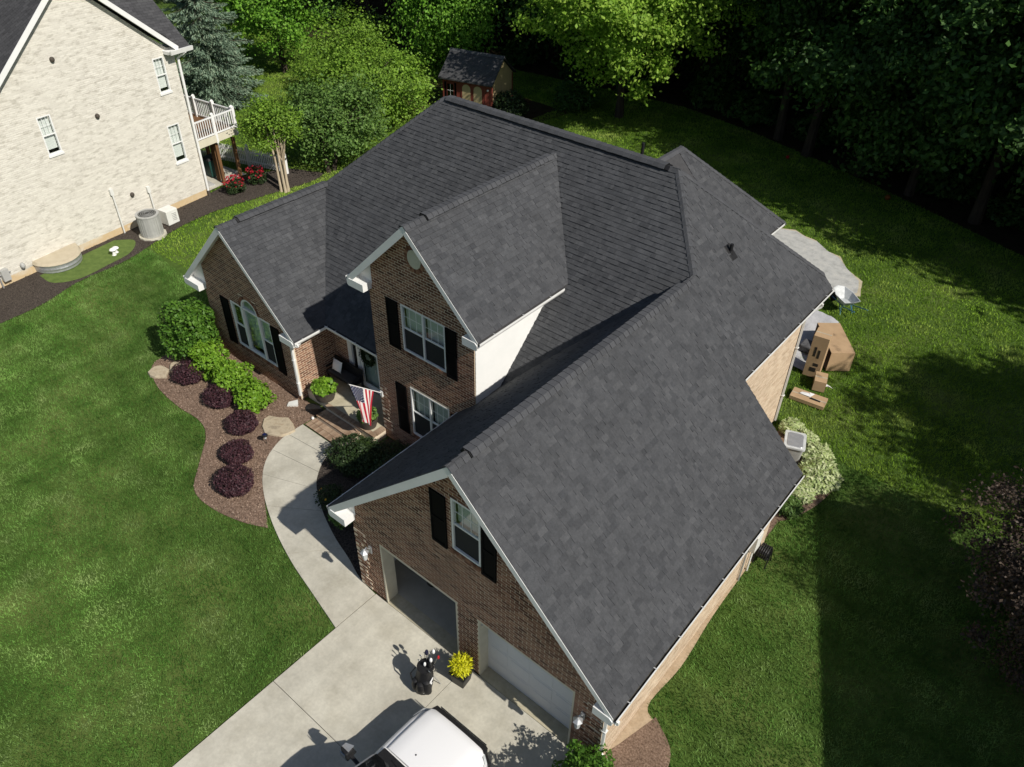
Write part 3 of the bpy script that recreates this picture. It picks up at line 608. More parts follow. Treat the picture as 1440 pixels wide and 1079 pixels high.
# ---- windows, shutters, doors
def window(parent, F, u0, z0, u1, z1, units=1, blind=.5, rail=True, curtain='blind', grid=True, dark=True, sill=True):
    f = MB(); fw_ = .05
    f.fbox(F,u0,u0+fw_,z0,z1,-.09,.012).fbox(F,u1-fw_,u1,z0,z1,-.09,.012).fbox(F,u0+fw_,u1-fw_,z1-fw_,z1,-.09,.010).fbox(F,u0+fw_,u1-fw_,z0,z0+fw_,-.09,.018)
    win = f.build('window', 'white', parent); wdt = (u1-u0)/units
    for i in range(units):
        a, b = u0+i*wdt+(fw_ if i == 0 else .035), u0+(i+1)*wdt-(fw_ if i == units-1 else .035); m = (z0+z1)/2
        if i: MB().fbox(F, u0+i*wdt-.034, u0+i*wdt+.034, z0+fw_, z1-fw_, -.08, .008).build('mullion', 'white', win)
        if rail: MB().fbox(F, a, b, m-.022, m+.022, -.06, -.012).build('sash_rail', 'white', win)
        up_ = MB().fbox(F, a, b, m+.022, z1-fw_, -.040, -.034).build('pane', 'glass', win)
        MB().fbox(F, a, b, z0+fw_, m-.022, -.055, -.049).build('pane', 'glass', win)
        if dark: MB().fbox(F, a+.01, b-.01, z0+fw_+.01, m-.03, -.030, -.028).build('insect_screen', 'screen', win)
        if grid:
            for t in (1/3, 2/3): MB().fbox(F, a+(b-a)*t-.007, a+(b-a)*t+.007, m+.022, z1-fw_, -.033, -.026).build('muntin', 'white', win)
            MB().fbox(F, a, b, (m+z1)/2-.007, (m+z1)/2+.007, -.033, -.027).build('muntin', 'white', win)
        MB().fbox(F, a, b, z1-fw_-(z1-z0)*blind, z1-fw_, -.16, -.15).build('blind', curtain, win)
    MB().fbox(F, u0, u1, z0, z1, -.6, -.58).build('dark_backing', 'room', win)  # dark backing plane stands in for the unlit room
    if sill:
        n = int((u1-u0+.1)/.077)
        for i in range(n):
            a = u0-.05+i*(u1-u0+.1)/n; MB().fbox(F, a+.004, a+(u1-u0+.1)/n-.004, z0-.105, z0-.006, -.02, .035).build('sill_brick', 'brick', win)
    return win
def shutter(parent, F, u0, u1, z0, z1):
    s = MB().fbox(F,u0,u0+.05,z0,z1,.012,.045).fbox(F,u1-.05,u1,z0,z1,.012,.045)
    for a, b in ((z0,z0+.08),(z1-.08,z1),((z0+z1)/2-.04,(z0+z1)/2+.04)): s.fbox(F,u0+.05,u1-.05,a,b,.012,.044)
    sh = s.build('shutter', 'black', parent)
    for lo, hi in ((z0+.08,(z0+z1)/2-.04),((z0+z1)/2+.04,z1-.08)):
        MB().fbox(F,u0+.05,u1-.05,lo,hi,.012,.030).build('shutter_panel', 'black', sh)
def soldier(F, u0, u1, z):
    n = int((u1-u0)/.077)
    mb = MB()
    for i in range(n): a = u0+(u1-u0)*i/n; mb.fbox(F, a+.004, a+(u1-u0)/n-.004, z, z+.20, .004, .013+.003*random.random())
    o = mb.build('soldier_course', 'brick', H); o['kind'] = 'stuff'
Fg, Fd, Fl = FX(GY), FX(DY), FX(LY)
window(H, Fg, *gwin, blind=.48); shutter(H, Fg, -8.52,-8.06,4.08,5.70); shutter(H, Fg, -7.06,-6.66,4.08,5.70)
window(H, Fd, *dwinU, units=2, blind=.5); shutter(H, Fd, -14.66,-14.20,4.05,5.70); shutter(H, Fd, -12.34,-11.94,4.05,5.70)
window(H, Fd, *dwinL, units=2, blind=.5); shutter(H, Fd, -14.58,-14.12,.80,2.70); shutter(H, Fd, -12.26,-11.86,.80,2.70)
# triple window with arched middle light
fr = MB(); u0, z0, u1, z1 = lwin
fr.fbox(Fl,u0,u0+.06,z0,z1,-.09,.012).fbox(Fl,u1-.06,u1,z0,z1,-.09,.012).fbox(Fl,u0+.06,u1-.06,z0,z0+.06,-.09,.018).fbox(Fl,u0+.06,u1-.06,z1-.06,z1,-.09,.010)
tw = fr.build('window', 'white', H); tw['label'] = 'triple white window with arched middle light'
m1, m2 = -21.55, -20.60
for m in (m1, m2): MB().fbox(Fl, m-.05, m+.05, z0+.06, z1-.06, -.085, .016).build('mullion', 'white', tw)
for a, b in ((u0+.06,m1-.05),(m2+.05,u1-.06)):
    MB().fbox(Fl, a, b, 1.80, 1.845, -.06, -.01).build('sash_rail', 'white', tw)
    MB().fbox(Fl, a, b, 1.845, z1-.06, -.04, -.034).build('pane', 'glass', tw); MB().fbox(Fl, a, b, z0+.06, 1.80, -.055, -.049).build('pane', 'glass', tw)
    MB().fbox(Fl, a+.01, b-.01, z0+.07, 1.79, -.03, -.028).build('insect_screen', 'screen', tw)
MB().fbox(Fl, m1+.05, m2-.05, z0+.06, z1-.06, -.055, -.049).build('pane', 'glass', tw)
MB().fbox(Fl, u0, u1, z0, z1+.48, -.30, -.28).build('curtain', 'curtain', tw)
ac, ar = (m1+m2)/2, (m2-m1)/2-.02; az = 2.745
arcp = [(ac+ar*math.cos(math.pi*i/16), az+ar*.95*math.sin(math.pi*i/16)) for i in range(17)]
arci = [(ac+(ar-.06)*math.cos(math.pi*i/16), az+(ar-.06)*.95*math.sin(math.pi*i/16)) for i in range(17)]
am = MB()
for i in range(16): am.loop2([Fl(*arcp[i],-.08),Fl(*arcp[i+1],-.08),Fl(*arci[i+1],-.08),Fl(*arci[i],-.08)], [Fl(*arcp[i],.014),Fl(*arcp[i+1],.014),Fl(*arci[i+1],.014),Fl(*arci[i],.014)])
am.build('arch_frame', 'white', tw)
MB().poly([Fl(u,z,-.045) for u,z in arci]).build('pane', 'glass', tw)
spand = MB(); 
for i in range(16):
    u_a, u_b = arcp[i], arcp[i+1]; spand.loop2([Fl(*u_a,-.06),Fl(u_a[0],3.23,-.06),Fl(u_b[0],3.23,-.06),Fl(*u_b,-.06)], [Fl(*u_a,.004),Fl(u_a[0],3.23,.004),Fl(u_b[0],3.23,.004),Fl(*u_b,.004)])
spand.build('arch_brick_infill', brick_tex('arch_brick', (.20,.11,.075), (.14,.075,.053), (.42,.35,.27), .21, .077, (1,0,0)), tw)
for i in range(15):
    t0, t1 = math.pi*(i+.06)/15, math.pi*(i+.94)/15; q = [(ac+r_*math.cos(t), az+r_*.95*math.sin(t)) for r_, t in ((ar+.01,t0),(ar+.13,t0),(ar+.13,t1),(ar+.01,t1))]
    MB().loop2([Fl(*p,.006) for p in q], [Fl(*p,.022) for p in q]).build('arch_brick', 'brick', tw)
for i in range(28):
    a = u0-.05+i*(u1-u0+.1)/28; MB().fbox(Fl, a+.004, a+(u1-u0+.1)/28-.004, z0-.105, z0-.006, -.02, .035).build('sill_brick', 'brick', tw)
shutter(H, Fl, -22.80,-22.32,.80,2.70); shutter(H, Fl, -19.92,-19.48,.80,2.70)
# round gable vent with a ring of bricks
vt = MB(); n = 24
vt.loop2([Fd(ov[0]+.25*math.cos(2*math.pi*i/n), ov[1]+.27*math.sin(2*math.pi*i/n), .008) for i in range(n)], [Fd(ov[0]+.25*math.cos(2*math.pi*i/n), ov[1]+.27*math.sin(2*math.pi*i/n), .035) for i in range(n)])
gv = vt.build('gable_vent', 'cream', H)
for i in range(9):
    z = ov[1]-.2+i*.05; h = .24*math.sqrt(max(0, 1-((z-ov[1])/.27)**2)); MB().fbox(Fd, ov[0]-h, ov[0]+h, z, z+.028, .036, .044).build('louvre', 'cream', gv)
for i in range(26):
    t0, t1 = 2*math.pi*(i+.07)/26, 2*math.pi*(i+.93)/26; q = [(ov[0]+r_*math.cos(t), ov[1]+r_*1.06*math.sin(t)) for r_, t in ((.26,t0),(.37,t0),(.37,t1),(.26,t1))]
    MB().loop2([Fd(*p,.012) for p in q], [Fd(*p,.024) for p in q]).build('vent_brick', 'brick', gv)
# garage: jambs, doors, interior
for (a, z0, b, z1), nm in ((D1,'open'), (D2,'shut')):
    j = MB().box(a,a+.045,GY-.005,GY+.36,0,z1).box(b-.045,b,GY-.005,GY+.36,0,z1).box(a+.045,b-.045,GY-.004,GY+.36,z1-.045,z1)
    jb = j.build('door_frame', 'cream', H)
    MB().box(a-.09,a-.002,GY-.02,GY-.012,0,z1+.0).build('frame_casing', 'cream', jb) if nm == 'none' else None
    if nm == 'shut':
        gd = MB().box(a+.046,b-.046,GY+.30,GY+.34,.012,z1-.046).build('garage_door', 'gdoor', H)
        hgt = (z1-.06)/4
        for r in range(4):
            for c in range(4):
                w4 = (b-a-.1)/4; x0 = a+.05+c*w4; MB().box(x0+.06,x0+w4-.06,GY+.294,GY+.299,.015+r*hgt+.07,.015+(r+1)*hgt-.07).build('door_panel', 'gdoor', gd)
        for r in range(1,4): MB().box(a+.05,b-.05,GY+.2965,GY+.2995,.015+r*hgt-.006,.015+r*hgt+.006).build('panel_seam', 'gdoor', gd)
    else:
        gd = MB()
        for r in range(4): gd.box(a+.05,b-.05,GY+.6+r*.56,GY+1.14+r*.56,2.36,2.40)
        gd.build('garage_door', 'gdoor', H)
    ap = MB().box(a+.046, b-.046, GY-.028, GY+.36, -.09, .003); ap.build('door_apron', 'concrete_old', H)
MB().box(gw0+.12,gw1-.12,GY+.362,15.9,-.1,.002).build('garage_floor', 'gfloor', H)
gi = MB().box(gw0+.10,gw0+.13,GY+.4,15.9,0,2.75).box(gw1-.14,gw1-.11,GY+.4,15.9,0,2.75).box(gw0+.10,gw1-.11,15.9,15.95,0,2.75).box(gw0+.10,gw1-.11,GY+.11,15.95,2.76,2.80).box(D1[2],D2[0],GY+.11,GY+.37,0,2.75).box(gw0+.13,D1[0],GY+.37,GY+.40,0,2.75).box(D2[2],gw1-.14,GY+.37,GY+.40,0,2.75).box(D2[0],D2[2],GY+.37,GY+.40,0.003,2.75).box(D1[0],D1[2],GY+.37,GY+.40,2.3,2.75)
gi.build('garage_interior', 'wallwhite', H)
def lantern(x, z):
    l = MB().box(x-.05,x+.05,GY-.05,GY-.012,z-.12,z+.12).build('wall_lantern', 'steel', H)
    MB().tube([(x,GY-.05,z+.05),(x,GY-.16,z+.20),(x,GY-.22,z+.12)], .014, 6).build('lantern_arm', 'steel', l)
    MB().lathe((x,GY-.22,z-.22), [(.02,0),(.055,.03),(.09,.28),(.10,.30)], 6).build('lantern_glass', 'clear', l)
    MB().lathe((x,GY-.22,z+.08), [(.12,0),(.05,.07),(.012,.12)], 6).build('lantern_cap', 'steel', l)
lantern(-10.86, 1.85); lantern(-4.20, 1.65)
MB().fbox(lambda u,z,d: (D2[0]+.046+d, u, z), GY+.06, GY+.14, 1.98, 2.10, 0, .02).build('door_sensor', 'steel', H)
# front door
DYp = 13.35; Fp = FX(DYp); z0 = .34
fd = MB()
for a, b, c, d in ((-18.15,-17.95,z0,2.60),(-17.70,-17.56,z0,2.60),(-16.60,-16.46,z0,2.60),(-17.95,-17.70,z0,.62),(-17.95,-17.70,2.42,2.60),(-17.56,-16.60,2.44,2.60)): fd.fbox(Fp,a,b,c,d,-.10,.02)
dr = fd.build('door_frame', 'white', H)
MB().fbox(Fp,-17.95,-17.70,.62,2.42,-.06,-.05).build('sidelight_pane', 'glass_dark', dr)
dl = MB().fbox(Fp,-17.55,-17.45,z0+.01,2.43,-.05,-.005).fbox(Fp,-16.71,-16.61,z0+.01,2.43,-.05,-.005).fbox(Fp,-17.45,-16.71,2.32,2.43,-.05,-.006).fbox(Fp,-17.45,-16.71,z0+.01,z0+.20,-.05,-.006).build('storm_door', 'white', H)
MB().fbox(Fp,-17.45,-16.71,z0+.20,2.32,-.03,-.024).build('pane', 'glass', dl)
MB().fbox(Fp,-17.56,-16.60,z0,2.44,-.20,-.17).build('front_door', mk('door_teal_sky_reflection', [(.34,.43,.39),(.44,.53,.48)], scale=2, rough=.6), H)  # teal door brightened to stand in for sky reflected in the glass
MB().tube([Fp(-16.74,1.30,.0),Fp(-16.74,1.30,.05),Fp(-16.74,1.45,.05),Fp(-16.74,1.45,.0)], .012, 6).build('handle', 'steel', dl)
# porch floor and steps
pf = slab(H, [(-18.88,11.92),(dx0+.0,11.92),(dx0,13.34),(-18.88,13.34)], z=.33, mat='concrete_old', th=.06, name='porch_floor')
slab(H, [(-17.70,11.77),(-15.32,11.77),(-15.32,12.30),(dx0-.02,12.30),(dx0-.02,11.925),(-17.70,11.925)], z=.24, mat='mortar', th=.3, name='porch_base')
slab(H, [(-18.88,11.93),(dx0,11.93),(dx0,13.3),(-18.88,13.3)], z=.26, mat='mortar', th=.3, name='porch_base')
def paver_row(x0, x1, y0, y1, z, n, along='x', name='step_brick'):
    for i in range(n):
        if along == 'x': a, b = x0+(x1-x0)*i/n, x0+(x1-x0)*(i+1)/n; MB().box(a+.004,b-.004,y0,y1,z-.07,z+random.uniform(0,.004)).build(name, 'brick_step', steps)
        else: a, b = y0+(y1-y0)*i/n, y0+(y1-y0)*(i+1)/n; MB().box(x0,x1,a+.004,b-.004,z-.07,z+random.uniform(0,.004)).build(name, 'brick_step', steps)
steps = MB().box(-17.72,-15.92,10.90,11.36,-.1,-.002).box(-17.70,-15.92,11.34,11.75,-.1,.13).build('front_steps', 'mortar', H)
paver_row(-17.72,-15.92,11.34,11.54,.17,22); paver_row(-17.72,-15.92,11.55,11.75,.17,22)
paver_row(-17.78,-16.10,10.90,11.11,.03,22); paver_row(-17.78,-16.10,11.12,11.33,.03,22)
paver_row(-17.72,-15.32,11.76,11.915,.33,29); paver_row(-15.50,-15.30,11.92,12.30,.335,5,'y')
# pipes through the roof
def vent_pipe(x, y, z, h, tilt=False):
    v = MB().lathe((x,y,z-.1), [(.05,0),(.05,h+.1)], 12).build('vent_pipe', 'vent_dark', H)
    MB().loop2([(x+dx,y+dy,zr(x+dx)+.022 if tilt else z-.12) for dx,dy in ((-.16,-.16),(.18,-.16),(.18,.16),(-.16,.16))], [(x+dx*.9,y+dy*.9,(zr(x+dx*.9)+.034) if tilt else z-.1) for dx,dy in ((-.16,-.16),(.18,-.16),(.18,.16),(-.16,.16))]).build('pipe_flashing', 'vent_dark', v)
    MB().lathe((x,y,z-.02), [(.10,-.06),(.07,.03),(.052,.08)], 12).build('pipe_boot', 'vent_dark', v)
vent_pipe(-7.58, 18.85, zr(-7.58), .26, True); vent_pipe(-11.75, 20.6, 7.35, 1.15)
# meter and hose reel on the side wall
ut = MB().box(gw1+.012,gw1+.16,14.9,15.25,.9,1.5).build('meter_box', 'offwhite', H); MB().tube([(gw1+.07,15.07,.9),(gw1+.07,15.07,-.05)], .03, 8).build('conduit', 'offwhite', ut)
MB().tube([(gw1+.05,14.6,1.9),(gw1+.05,14.6,-.05)], .025, 8).build('conduit', 'steel', H)

# ------------------------------------------------------------------ plants
def shell_points(c, r, n, lump=.16, fill=.35, flat=.0, seed=None):
    """points through a lumpy ellipsoid, denser at its skin"""
    d = unit(rng.normal(size=(n,3))); ph = rng.uniform(0, 6.28, 6); fq = rng.uniform(2.0, 5.0, 6)
    l = sum(np.sin(d[:,i % 3]*fq[i]*2+ph[i])*np.cos(d[:,(i+1) % 3]*fq[i]+ph[i-1]) for i in range(6))/6
    rad = np.where(rng.random(n) < fill, rng.random(n)**.4, rng.uniform(.86, 1.04, n))*(1+lump*l*2.2)
    P = np.array(c)+d*rad[:,None]*np.array(r); z0 = c[2]-r[2]
    P[:,2] = np.maximum(P[:,2], z0+.02+rng.random(n)*.05); return P, d
def shrub(name, label, c, r, n, size, mat, group=None, lump=.16, upb=.5, ratio=.6, cat='shrub', stems=True, zc=None, outk=.8, tang=None):
    z = r[2]*.92 if zc is None else zc
    t = thing(name, label, cat, (c[0],c[1],0), group); P, d = shell_points((c[0],c[1],z), r, n, lump)
    np_mesh('foliage', leaf_verts(P, size, upb, ratio, outw=d*outk, tan=(d+rng.normal(size=d.shape)*.4 if tang else None)), 4, mat, t)
    if stems:
        s = MB()
        for i in range(6):
            a = i*1.05+random.random(); s.tube([(c[0],c[1],-.05),(c[0]+r[0]*.3*math.cos(a),c[1]+r[1]*.3*math.sin(a),z*.6),(c[0]+r[0]*.6*math.cos(a),c[1]+r[1]*.6*math.sin(a),z*1.2)], [.025,.018,.008], 5)
        s.build('stems', 'bark', t)
    return t
shrub('holly_shrub', 'tall cone-shaped dark green holly shrub at the bed\'s outer corner', (-24.0,10.75), (1.0,.92,1.2), 6500, .135, 'leaf_holly', None, .24)
hg = 'lime green shrubs below the triple window'
shrub('holly_shrub', 'bright green rounded shrub touching the tall dark holly', (-22.6,10.55), (.66,.60,.62), 2500, .125, 'leaf_lime', hg, .32)
shrub('holly_shrub', 'bright green rounded shrub in the middle below the triple window', (-21.15,10.5), (.68,.62,.58), 2500, .125, 'leaf_lime', hg, .32)
shrub('holly_shrub', 'bright green shrub nearest the porch downspout below the triple window', (-19.85,10.4), (.60,.55,.52), 2000, .125, 'leaf_lime', hg, .32)
bpy.data.objects['holly_shrub.003']['label'] = 'bright green shrub beside the porch downspout below the triple window'
pl_lab = ['purple rounded shrub in front of the tall dark holly', 'purple rounded shrub in front of the middle bright green shrub', 'purple rounded shrub beside the big flat stone', 'purple rounded shrub almost touching the one at the bed tip', 'purple rounded shrub at the tip of the bed by the walkway']
for (x, y, r_), lb in zip(((-22.85,9.75,.56),(-20.9,9.75,.58),(-19.2,9.45,.52),(-18.1,8.5,.54),(-17.05,7.68,.60)), pl_lab):
    shrub('purple_shrub', lb, (x,y), (r_*random.uniform(.95,1.08),r_*random.uniform(.86,1.0),r_*random.uniform(.52,.62)), 3600, .068, 'leaf_purple', 'purple shrubs along the mulch bed', .11)
shrub('juniper_shrub', 'dark spreading shrub beside the front steps below the flag', (-15.0,10.75), (.95,.75,.5), 5200, .085, 'leaf_dark', None, .25)
shrub('juniper_shrub', 'dark spreading shrub below the lower paired window', (-13.6,11.2), (1.1,.75,.55), 5200, .085, 'leaf_dark', None, .25)
for x, y, lb, fm, nf in ((-14.3,9.15,'loose shrub with orange blooms beside the curved walk','flower_orange',10),(-13.55,8.95,'small yellow-green flowering plant beside the curved walk','flower_orange',60)):
    t = shrub('flowering_plant', lb, (x,y), (.42,.38,.35), 1300, .075, 'leaf_dark' if nf < 20 else 'leaf_olive', None, .3); P, d = shell_points((x,y,.36), (.42,.38,.36), nf, .2, .0)
    P = P[P[:,2] > .3]; np_mesh('blooms', leaf_verts(P, .09, 1.0, .9), 4, fm, t)['kind'] = 'stuff'
shrub('boxwood_shrub', 'bright green leafy shrub at the garage front corner downspout', (-3.5,7.15), (.66,.62,.80), 3800, .10, 'leaf_holly', None, .28)
shrub('boxwood_shrub', 'taller green leafy shrub beside the driveway edge', (-3.3,6.35), (.72,.62,1.0), 3400, .12, 'leaf_holly', None, .3)
hl = ['pale variegated plant at the wall downspout behind the garage', 'pale variegated plant behind the clear storage bin', 'pale variegated plant between the bin and the largest one', 'largest pale variegated plant at the bulge of the side bed', 'pale variegated plant at the rear garage corner', 'small green-edged plant at the rear garage gutter end']
for (x, y, r_), lb in zip(((-5.15,21.3,.38),(-4.6,21.1,.36),(-4.0,20.6,.44),(-3.55,19.6,.62),(-3.75,18.65,.44),(-3.72,17.9,.36)), hl):
    shrub('hosta_plant', lb, (x,y), (r_,r_,r_*.62), int(1500*r_/.5), .20, 'leaf_hosta' if r_ > .40 or y > 21 else 'leaf_olive', 'variegated plants round the side bed', .15, .9, .38, stems=False, outk=1.4, tang=True, cat='plant')
# red-flowered roses by the neighbour's patio
for x, y, lb in ((-34.75,20.0,'red flowering bush beside the patio slab'),(-34.95,21.45,'red flowering bush beside the picket fence')):
    t = shrub('rose_bush', lb, (x,y), (.5,.5,.4), 1300, .10, 'leaf_dark', 'red flowering bushes under the deck', .25); P, d = shell_points((x,y,.5), (.48,.48,.42), 220, .2, .0)
    np_mesh('blooms', leaf_verts(P[P[:,2] > .4], .11, 1.0, .9), 4, 'flower_red', t)['kind'] = 'stuff'

def tree(name, label, base, h, crown, n_cl, per, size, mat, trunk_r=.16, bark='bark', group=None, cl_r=.8, multi=1, clr=None, seed=0, upb=.35, droop=0.0, cat='tree'):
    """crown: (cx,cy,cz, rx,ry,rz) relative to the base"""
    rs = np.random.default_rng(seed+100); t = thing(name, label, cat, base, group); b = np.array(base, float)
    cc = b+np.array(crown[:3]); cr = np.array(crown[3:])
    d = unit(rs.normal(size=(n_cl,3))); rad = np.where(rs.random(n_cl) < .3, rs.random(n_cl)**.5*.8, rs.uniform(.70,1.0,n_cl)); C = cc+d*rad[:,None]*cr*(1+.18*rs.normal(size=(n_cl,1)))
    cs = cl_r*rs.uniform(.6,1.35,n_cl)
    idx = np.repeat(np.arange(n_cl), per); off = rs.normal(size=(len(idx),3))*np.array([.5,.5,.36]); P = C[idx]+off*cs[idx][:,None]
    if droop: P[:,2] -= droop*np.abs(rs.normal(size=len(P)))
    outw = unit(P-cc)*.6
    tan = None
    if droop: tan = np.tile(np.array([[0,0,-1.0]]), (len(P),1))+rs.normal(size=P.shape)*.35
    np_mesh('crown', leaf_verts(P, size, upb, .62, outw=outw, tan=tan), 4, mat, t)
    tk = MB()
    for m in range(multi):
        a = m*2.4+seed; sp = (0 if multi == 1 else .18); lean = 0 if multi == 1 else .5
        top = Vector((b[0]+crown[0]*.8+lean*math.cos(a)*cr[0]*.7, b[1]+crown[1]*.8+lean*math.sin(a)*cr[1]*.7, cc[2]+cr[2]*.35))
        p0 = Vector((b[0]+sp*math.cos(a), b[1]+sp*math.sin(a), -.2)); mid = p0.lerp(top, .5)+Vector((rs.normal()*.12, rs.normal()*.12, 0))
        tk.tube([p0, p0.lerp(mid,.25), mid, top], [trunk_r*1.25, trunk_r, trunk_r*.75, trunk_r*.25], 8)
        for i in rs.choice(n_cl, min(n_cl, 14//multi+3), replace=False):
            f = rs.uniform(.35,.85); s = (p0.lerp(mid, f/.5) if f < .5 else mid.lerp(top, (f-.5)/.5)); e = Vector(C[i])
            tk.tube([s, s.lerp(e,.5)+Vector((0,0,.15)), e], [trunk_r*.42, trunk_r*.25, trunk_r*.08], 5)
    tk.build('trunk', bark, t, smooth=True)
    return t
tree('crape_myrtle', 'multi-stemmed pale-barked small tree beside the picket fence', (-33.1,21.8,0), 4, (-1.0,.5,3.1,1.15,1.15,1.0), 60, 190, .14, 'leaf_bush', .07, 'bark_pale', cl_r=.5, multi=6, seed=1)
tree('bushy_tree', 'low spreading green tree behind the front wing\'s ridge', (-33.2,25.0,0), 5, (-.4,1.0,2.6,2.6,2.4,1.7), 110, 130, .17, 'leaf_olive', .12, cl_r=.75, multi=2, seed=2)
tree('bushy_tree', 'wide yellow-green bushy tree in front of the garden shed', (-37.5,31.3,0), 6, (0,.3,2.1,4.1,3.4,2.0), 170, 150, .18, 'leaf_bush', .16, cl_r=.9, multi=3, seed=3)
tree('bushy_tree', 'smaller yellow-green bushy tree behind the low spreading one', (-41.0,33.8,0), 6, (0,0,2.6,2.6,2.6,2.4), 90, 140, .18, 'leaf_bush', .13, cl_r=.85, multi=2, seed=33)
tree('leafy_tree', 'bright green tree with dark trunk between spruce and woods', (-49.0,34.0,0), 10, (-.3,-.5,5.6,3.9,3.9,3.6), 150, 150, .22, 'leaf_tree', .20, cl_r=1.0, seed=4)
tree('weeping_tree', 'bright green tree with hanging foliage beside the shed roof', (-42.5,43.0,0), 11, (1.5,-.5,5.6,4.0,3.6,4.0), 150, 150, .23, 'leaf_tree', .22, cl_r=.9, seed=5, droop=1.5)
tree('maple_tree', 'sunlit yellow-green maple standing at the wood edge', (-26.3,42.6,0), 14, (.3,-1.0,8.2,6.3,5.6,4.7), 240, 260, .23, 'leaf_maple', .24, cl_r=1.0, seed=6)
shrub('azalea_shrub', 'dark rounded shrub at the shed\'s side wall', (-31.0,37.4), (1.0,1.0,.9), 2600, .16, 'leaf_dark', None, .2)
shrub('understorey_shrub', 'low dark shrub between shed and maple trunk', (-29.2,41.6), (1.3,1.2,.9), 2200, .2, 'leaf_wood', None, .3)
tree('plum_tree', 'dark brown-leaved bushy tree in shade on the side lawn', (3.2,18.1,0), 4, (0,0,2.9,2.5,3.2,2.6), 230, 200, .095, 'leaf_red', .12, cl_r=.45, multi=3, seed=8)
# blue-green spruce
def spruce(base, h, r):
    t = thing('spruce_tree', 'blue-green spruce with drooping tiers beside the neighbour\'s deck', 'tree', base); b = np.array(base, float); Ps = []; Ts = []; br = MB()
    nb = 0
    for i in range(30):
        f = i/30; z = .5+f*(h-.6); rr = r*(1-f)**.85*random.uniform(.88,1.1)+.15
        for j in range(max(5, int(15*(1-f)+4))):
            a = random.uniform(0, 6.283); dv = np.array([math.cos(a), math.sin(a), 0]); L = rr*random.uniform(.75,1.1); n = int(46*L/r)+10; s = np.linspace(.18, 1, n)
            cp = b+np.array([0,0,z])+dv*(s*L)[:,None]+np.array([0,0,1])*(-.42*s*L+.22*(s**2)*L)[:,None]
            for kx in range(3):
                w_ = (1.05-s)*.38*L; sd = np.array([-dv[1], dv[0], 0]); q = rng.uniform(-1,1,n)
                Ps.append(cp+sd*(q*w_)[:,None]+np.array([0,0,1])*(-.10*np.abs(q)*w_-rng.random(n)*.14)[:,None]); Ts.append(dv+sd*(q*.8)[:,None]+np.array([0,0,-.5])+rng.normal(size=(n,3))*.18)
            if j % 3 == 0: br.tube([tuple(cp[0]), tuple(cp[n//2]), tuple(cp[-1])], [.03,.02,.006], 4)
    P = np.concatenate(Ps); T = np.concatenate(Ts); np_mesh('crown', leaf_verts(P, .24, .5, .26, tan=T), 4, 'leaf_spruce', t)
    br.tube([(b[0],b[1],-.2),(b[0],b[1],h*.6),(b[0],b[1],h)], [.22,.13,.02], 8); br.build('trunk', 'bark', t)
spruce((-47.2,27.2,0), 12.5, 3.3)

# the wood: trees one by one, two shared crowns
def wood_tree(seed, size, cz, cr):
    return tree('woodland_tree', 'tall dark green tree in the wood', (0,0,0), 18, (0,0,cz,*cr), 120, 230, size, 'leaf_wood', .24, cl_r=1.15, seed=seed, group='trees of the wood behind the lawns')
protos = [wood_tree(21, .29, 8.3, (4.6,4.6,6.4)), wood_tree(22, .28, 7.2, (4.3,4.4,5.7)), wood_tree(23, .30, 11.2, (4.6,4.4,7.0))]
spots = []; row_ = ['']
rw = random.Random(5)
def add(x, y, s, kx=None): spots.append((x+rw.uniform(-.8,.8), y+rw.uniform(-.8,.8), s*rw.uniform(.9,1.12), rw.randrange(3) if kx is None else kx, row_[0]))
row_[0] = 'tall green tree at the wood edge behind the spruce'
for x in range(-78, -48, 5): add(x, 47+(-48-x)*-.25, 1.0)
row_[0] = 'tall dark green tree at the wood edge behind the shed'
for x in range(-46, -28, 4): add(x, 49.5, 1.05)
row_[0] = 'tall dark green tree at the wood edge behind the maple'
for x in range(-28, -16, 4): add(x, 51.5, 1.05)
row_[0] = 'tall dark green tree at the wood edge beside the back lawn'
for x, y in ((-17,46.2),(-14.2,45.1),(-11.2,44.1),(-8.2,43.1),(-5.2,42.0),(-2.2,41.2),(.8,40.8),(4.0,40.2),(7.5,39.8),(11.5,39.6),(15.5,39.6)): add(x, y, 1.0)
row_[0] = 'tall dark green tree deep in the wood'
for x in range(-84, 24, 6): add(x, 57+(3 if x < -50 else 0), 1.15)
for x in range(-90, 30, 7): add(x, 66, 1.3)
for x in range(-95, 30, 8): add(x, 78, 1.45)
for x, y, s in ((8,46,1.2),(14,45,1.2),(19.5,40,1.3),(9.5,41.5,1.4),(14,41.5,1.45),(5,52,1.2),(19,48,1.3),(25,41,1.3),(-1,47,1.1),(-7,49.5,1.1),(-12,51,1.1)): add(x, y, s)
first = [True]*3
def cptree(o, loc, s, rz):
    c = o.copy(); col.objects.link(c); c.location = loc; c.scale = (s,s,s); c.rotation_euler = (0,0,rz)
    for ch in o.children: d = ch.copy(); col.objects.link(d); d.parent = c
    return c
for (x, y, s, kx, lb) in spots:
    if first[kx]: first[kx] = False; o = protos[kx]; o.location = (x,y,0); o.scale = (s,s,s)
    else: o = cptree(protos[kx], (x,y,0), s, rw.uniform(0,6.28))
    o['label'] = lb; o['group'] = lb.replace('tree', 'trees')
# shade trees out on the neighbouring plot, beyond the side lawn
sg = 'shade trees on the plot beyond the side lawn'
for x, y, s, kx in ((11.0,25.6,.92,0),(15.2,26.2,1.05,0)):
    c = cptree(protos[kx], (x,y,0), s, rw.uniform(0,6.28)); c['label'] = 'shade tree standing beyond the side lawn'; c['group'] = sg
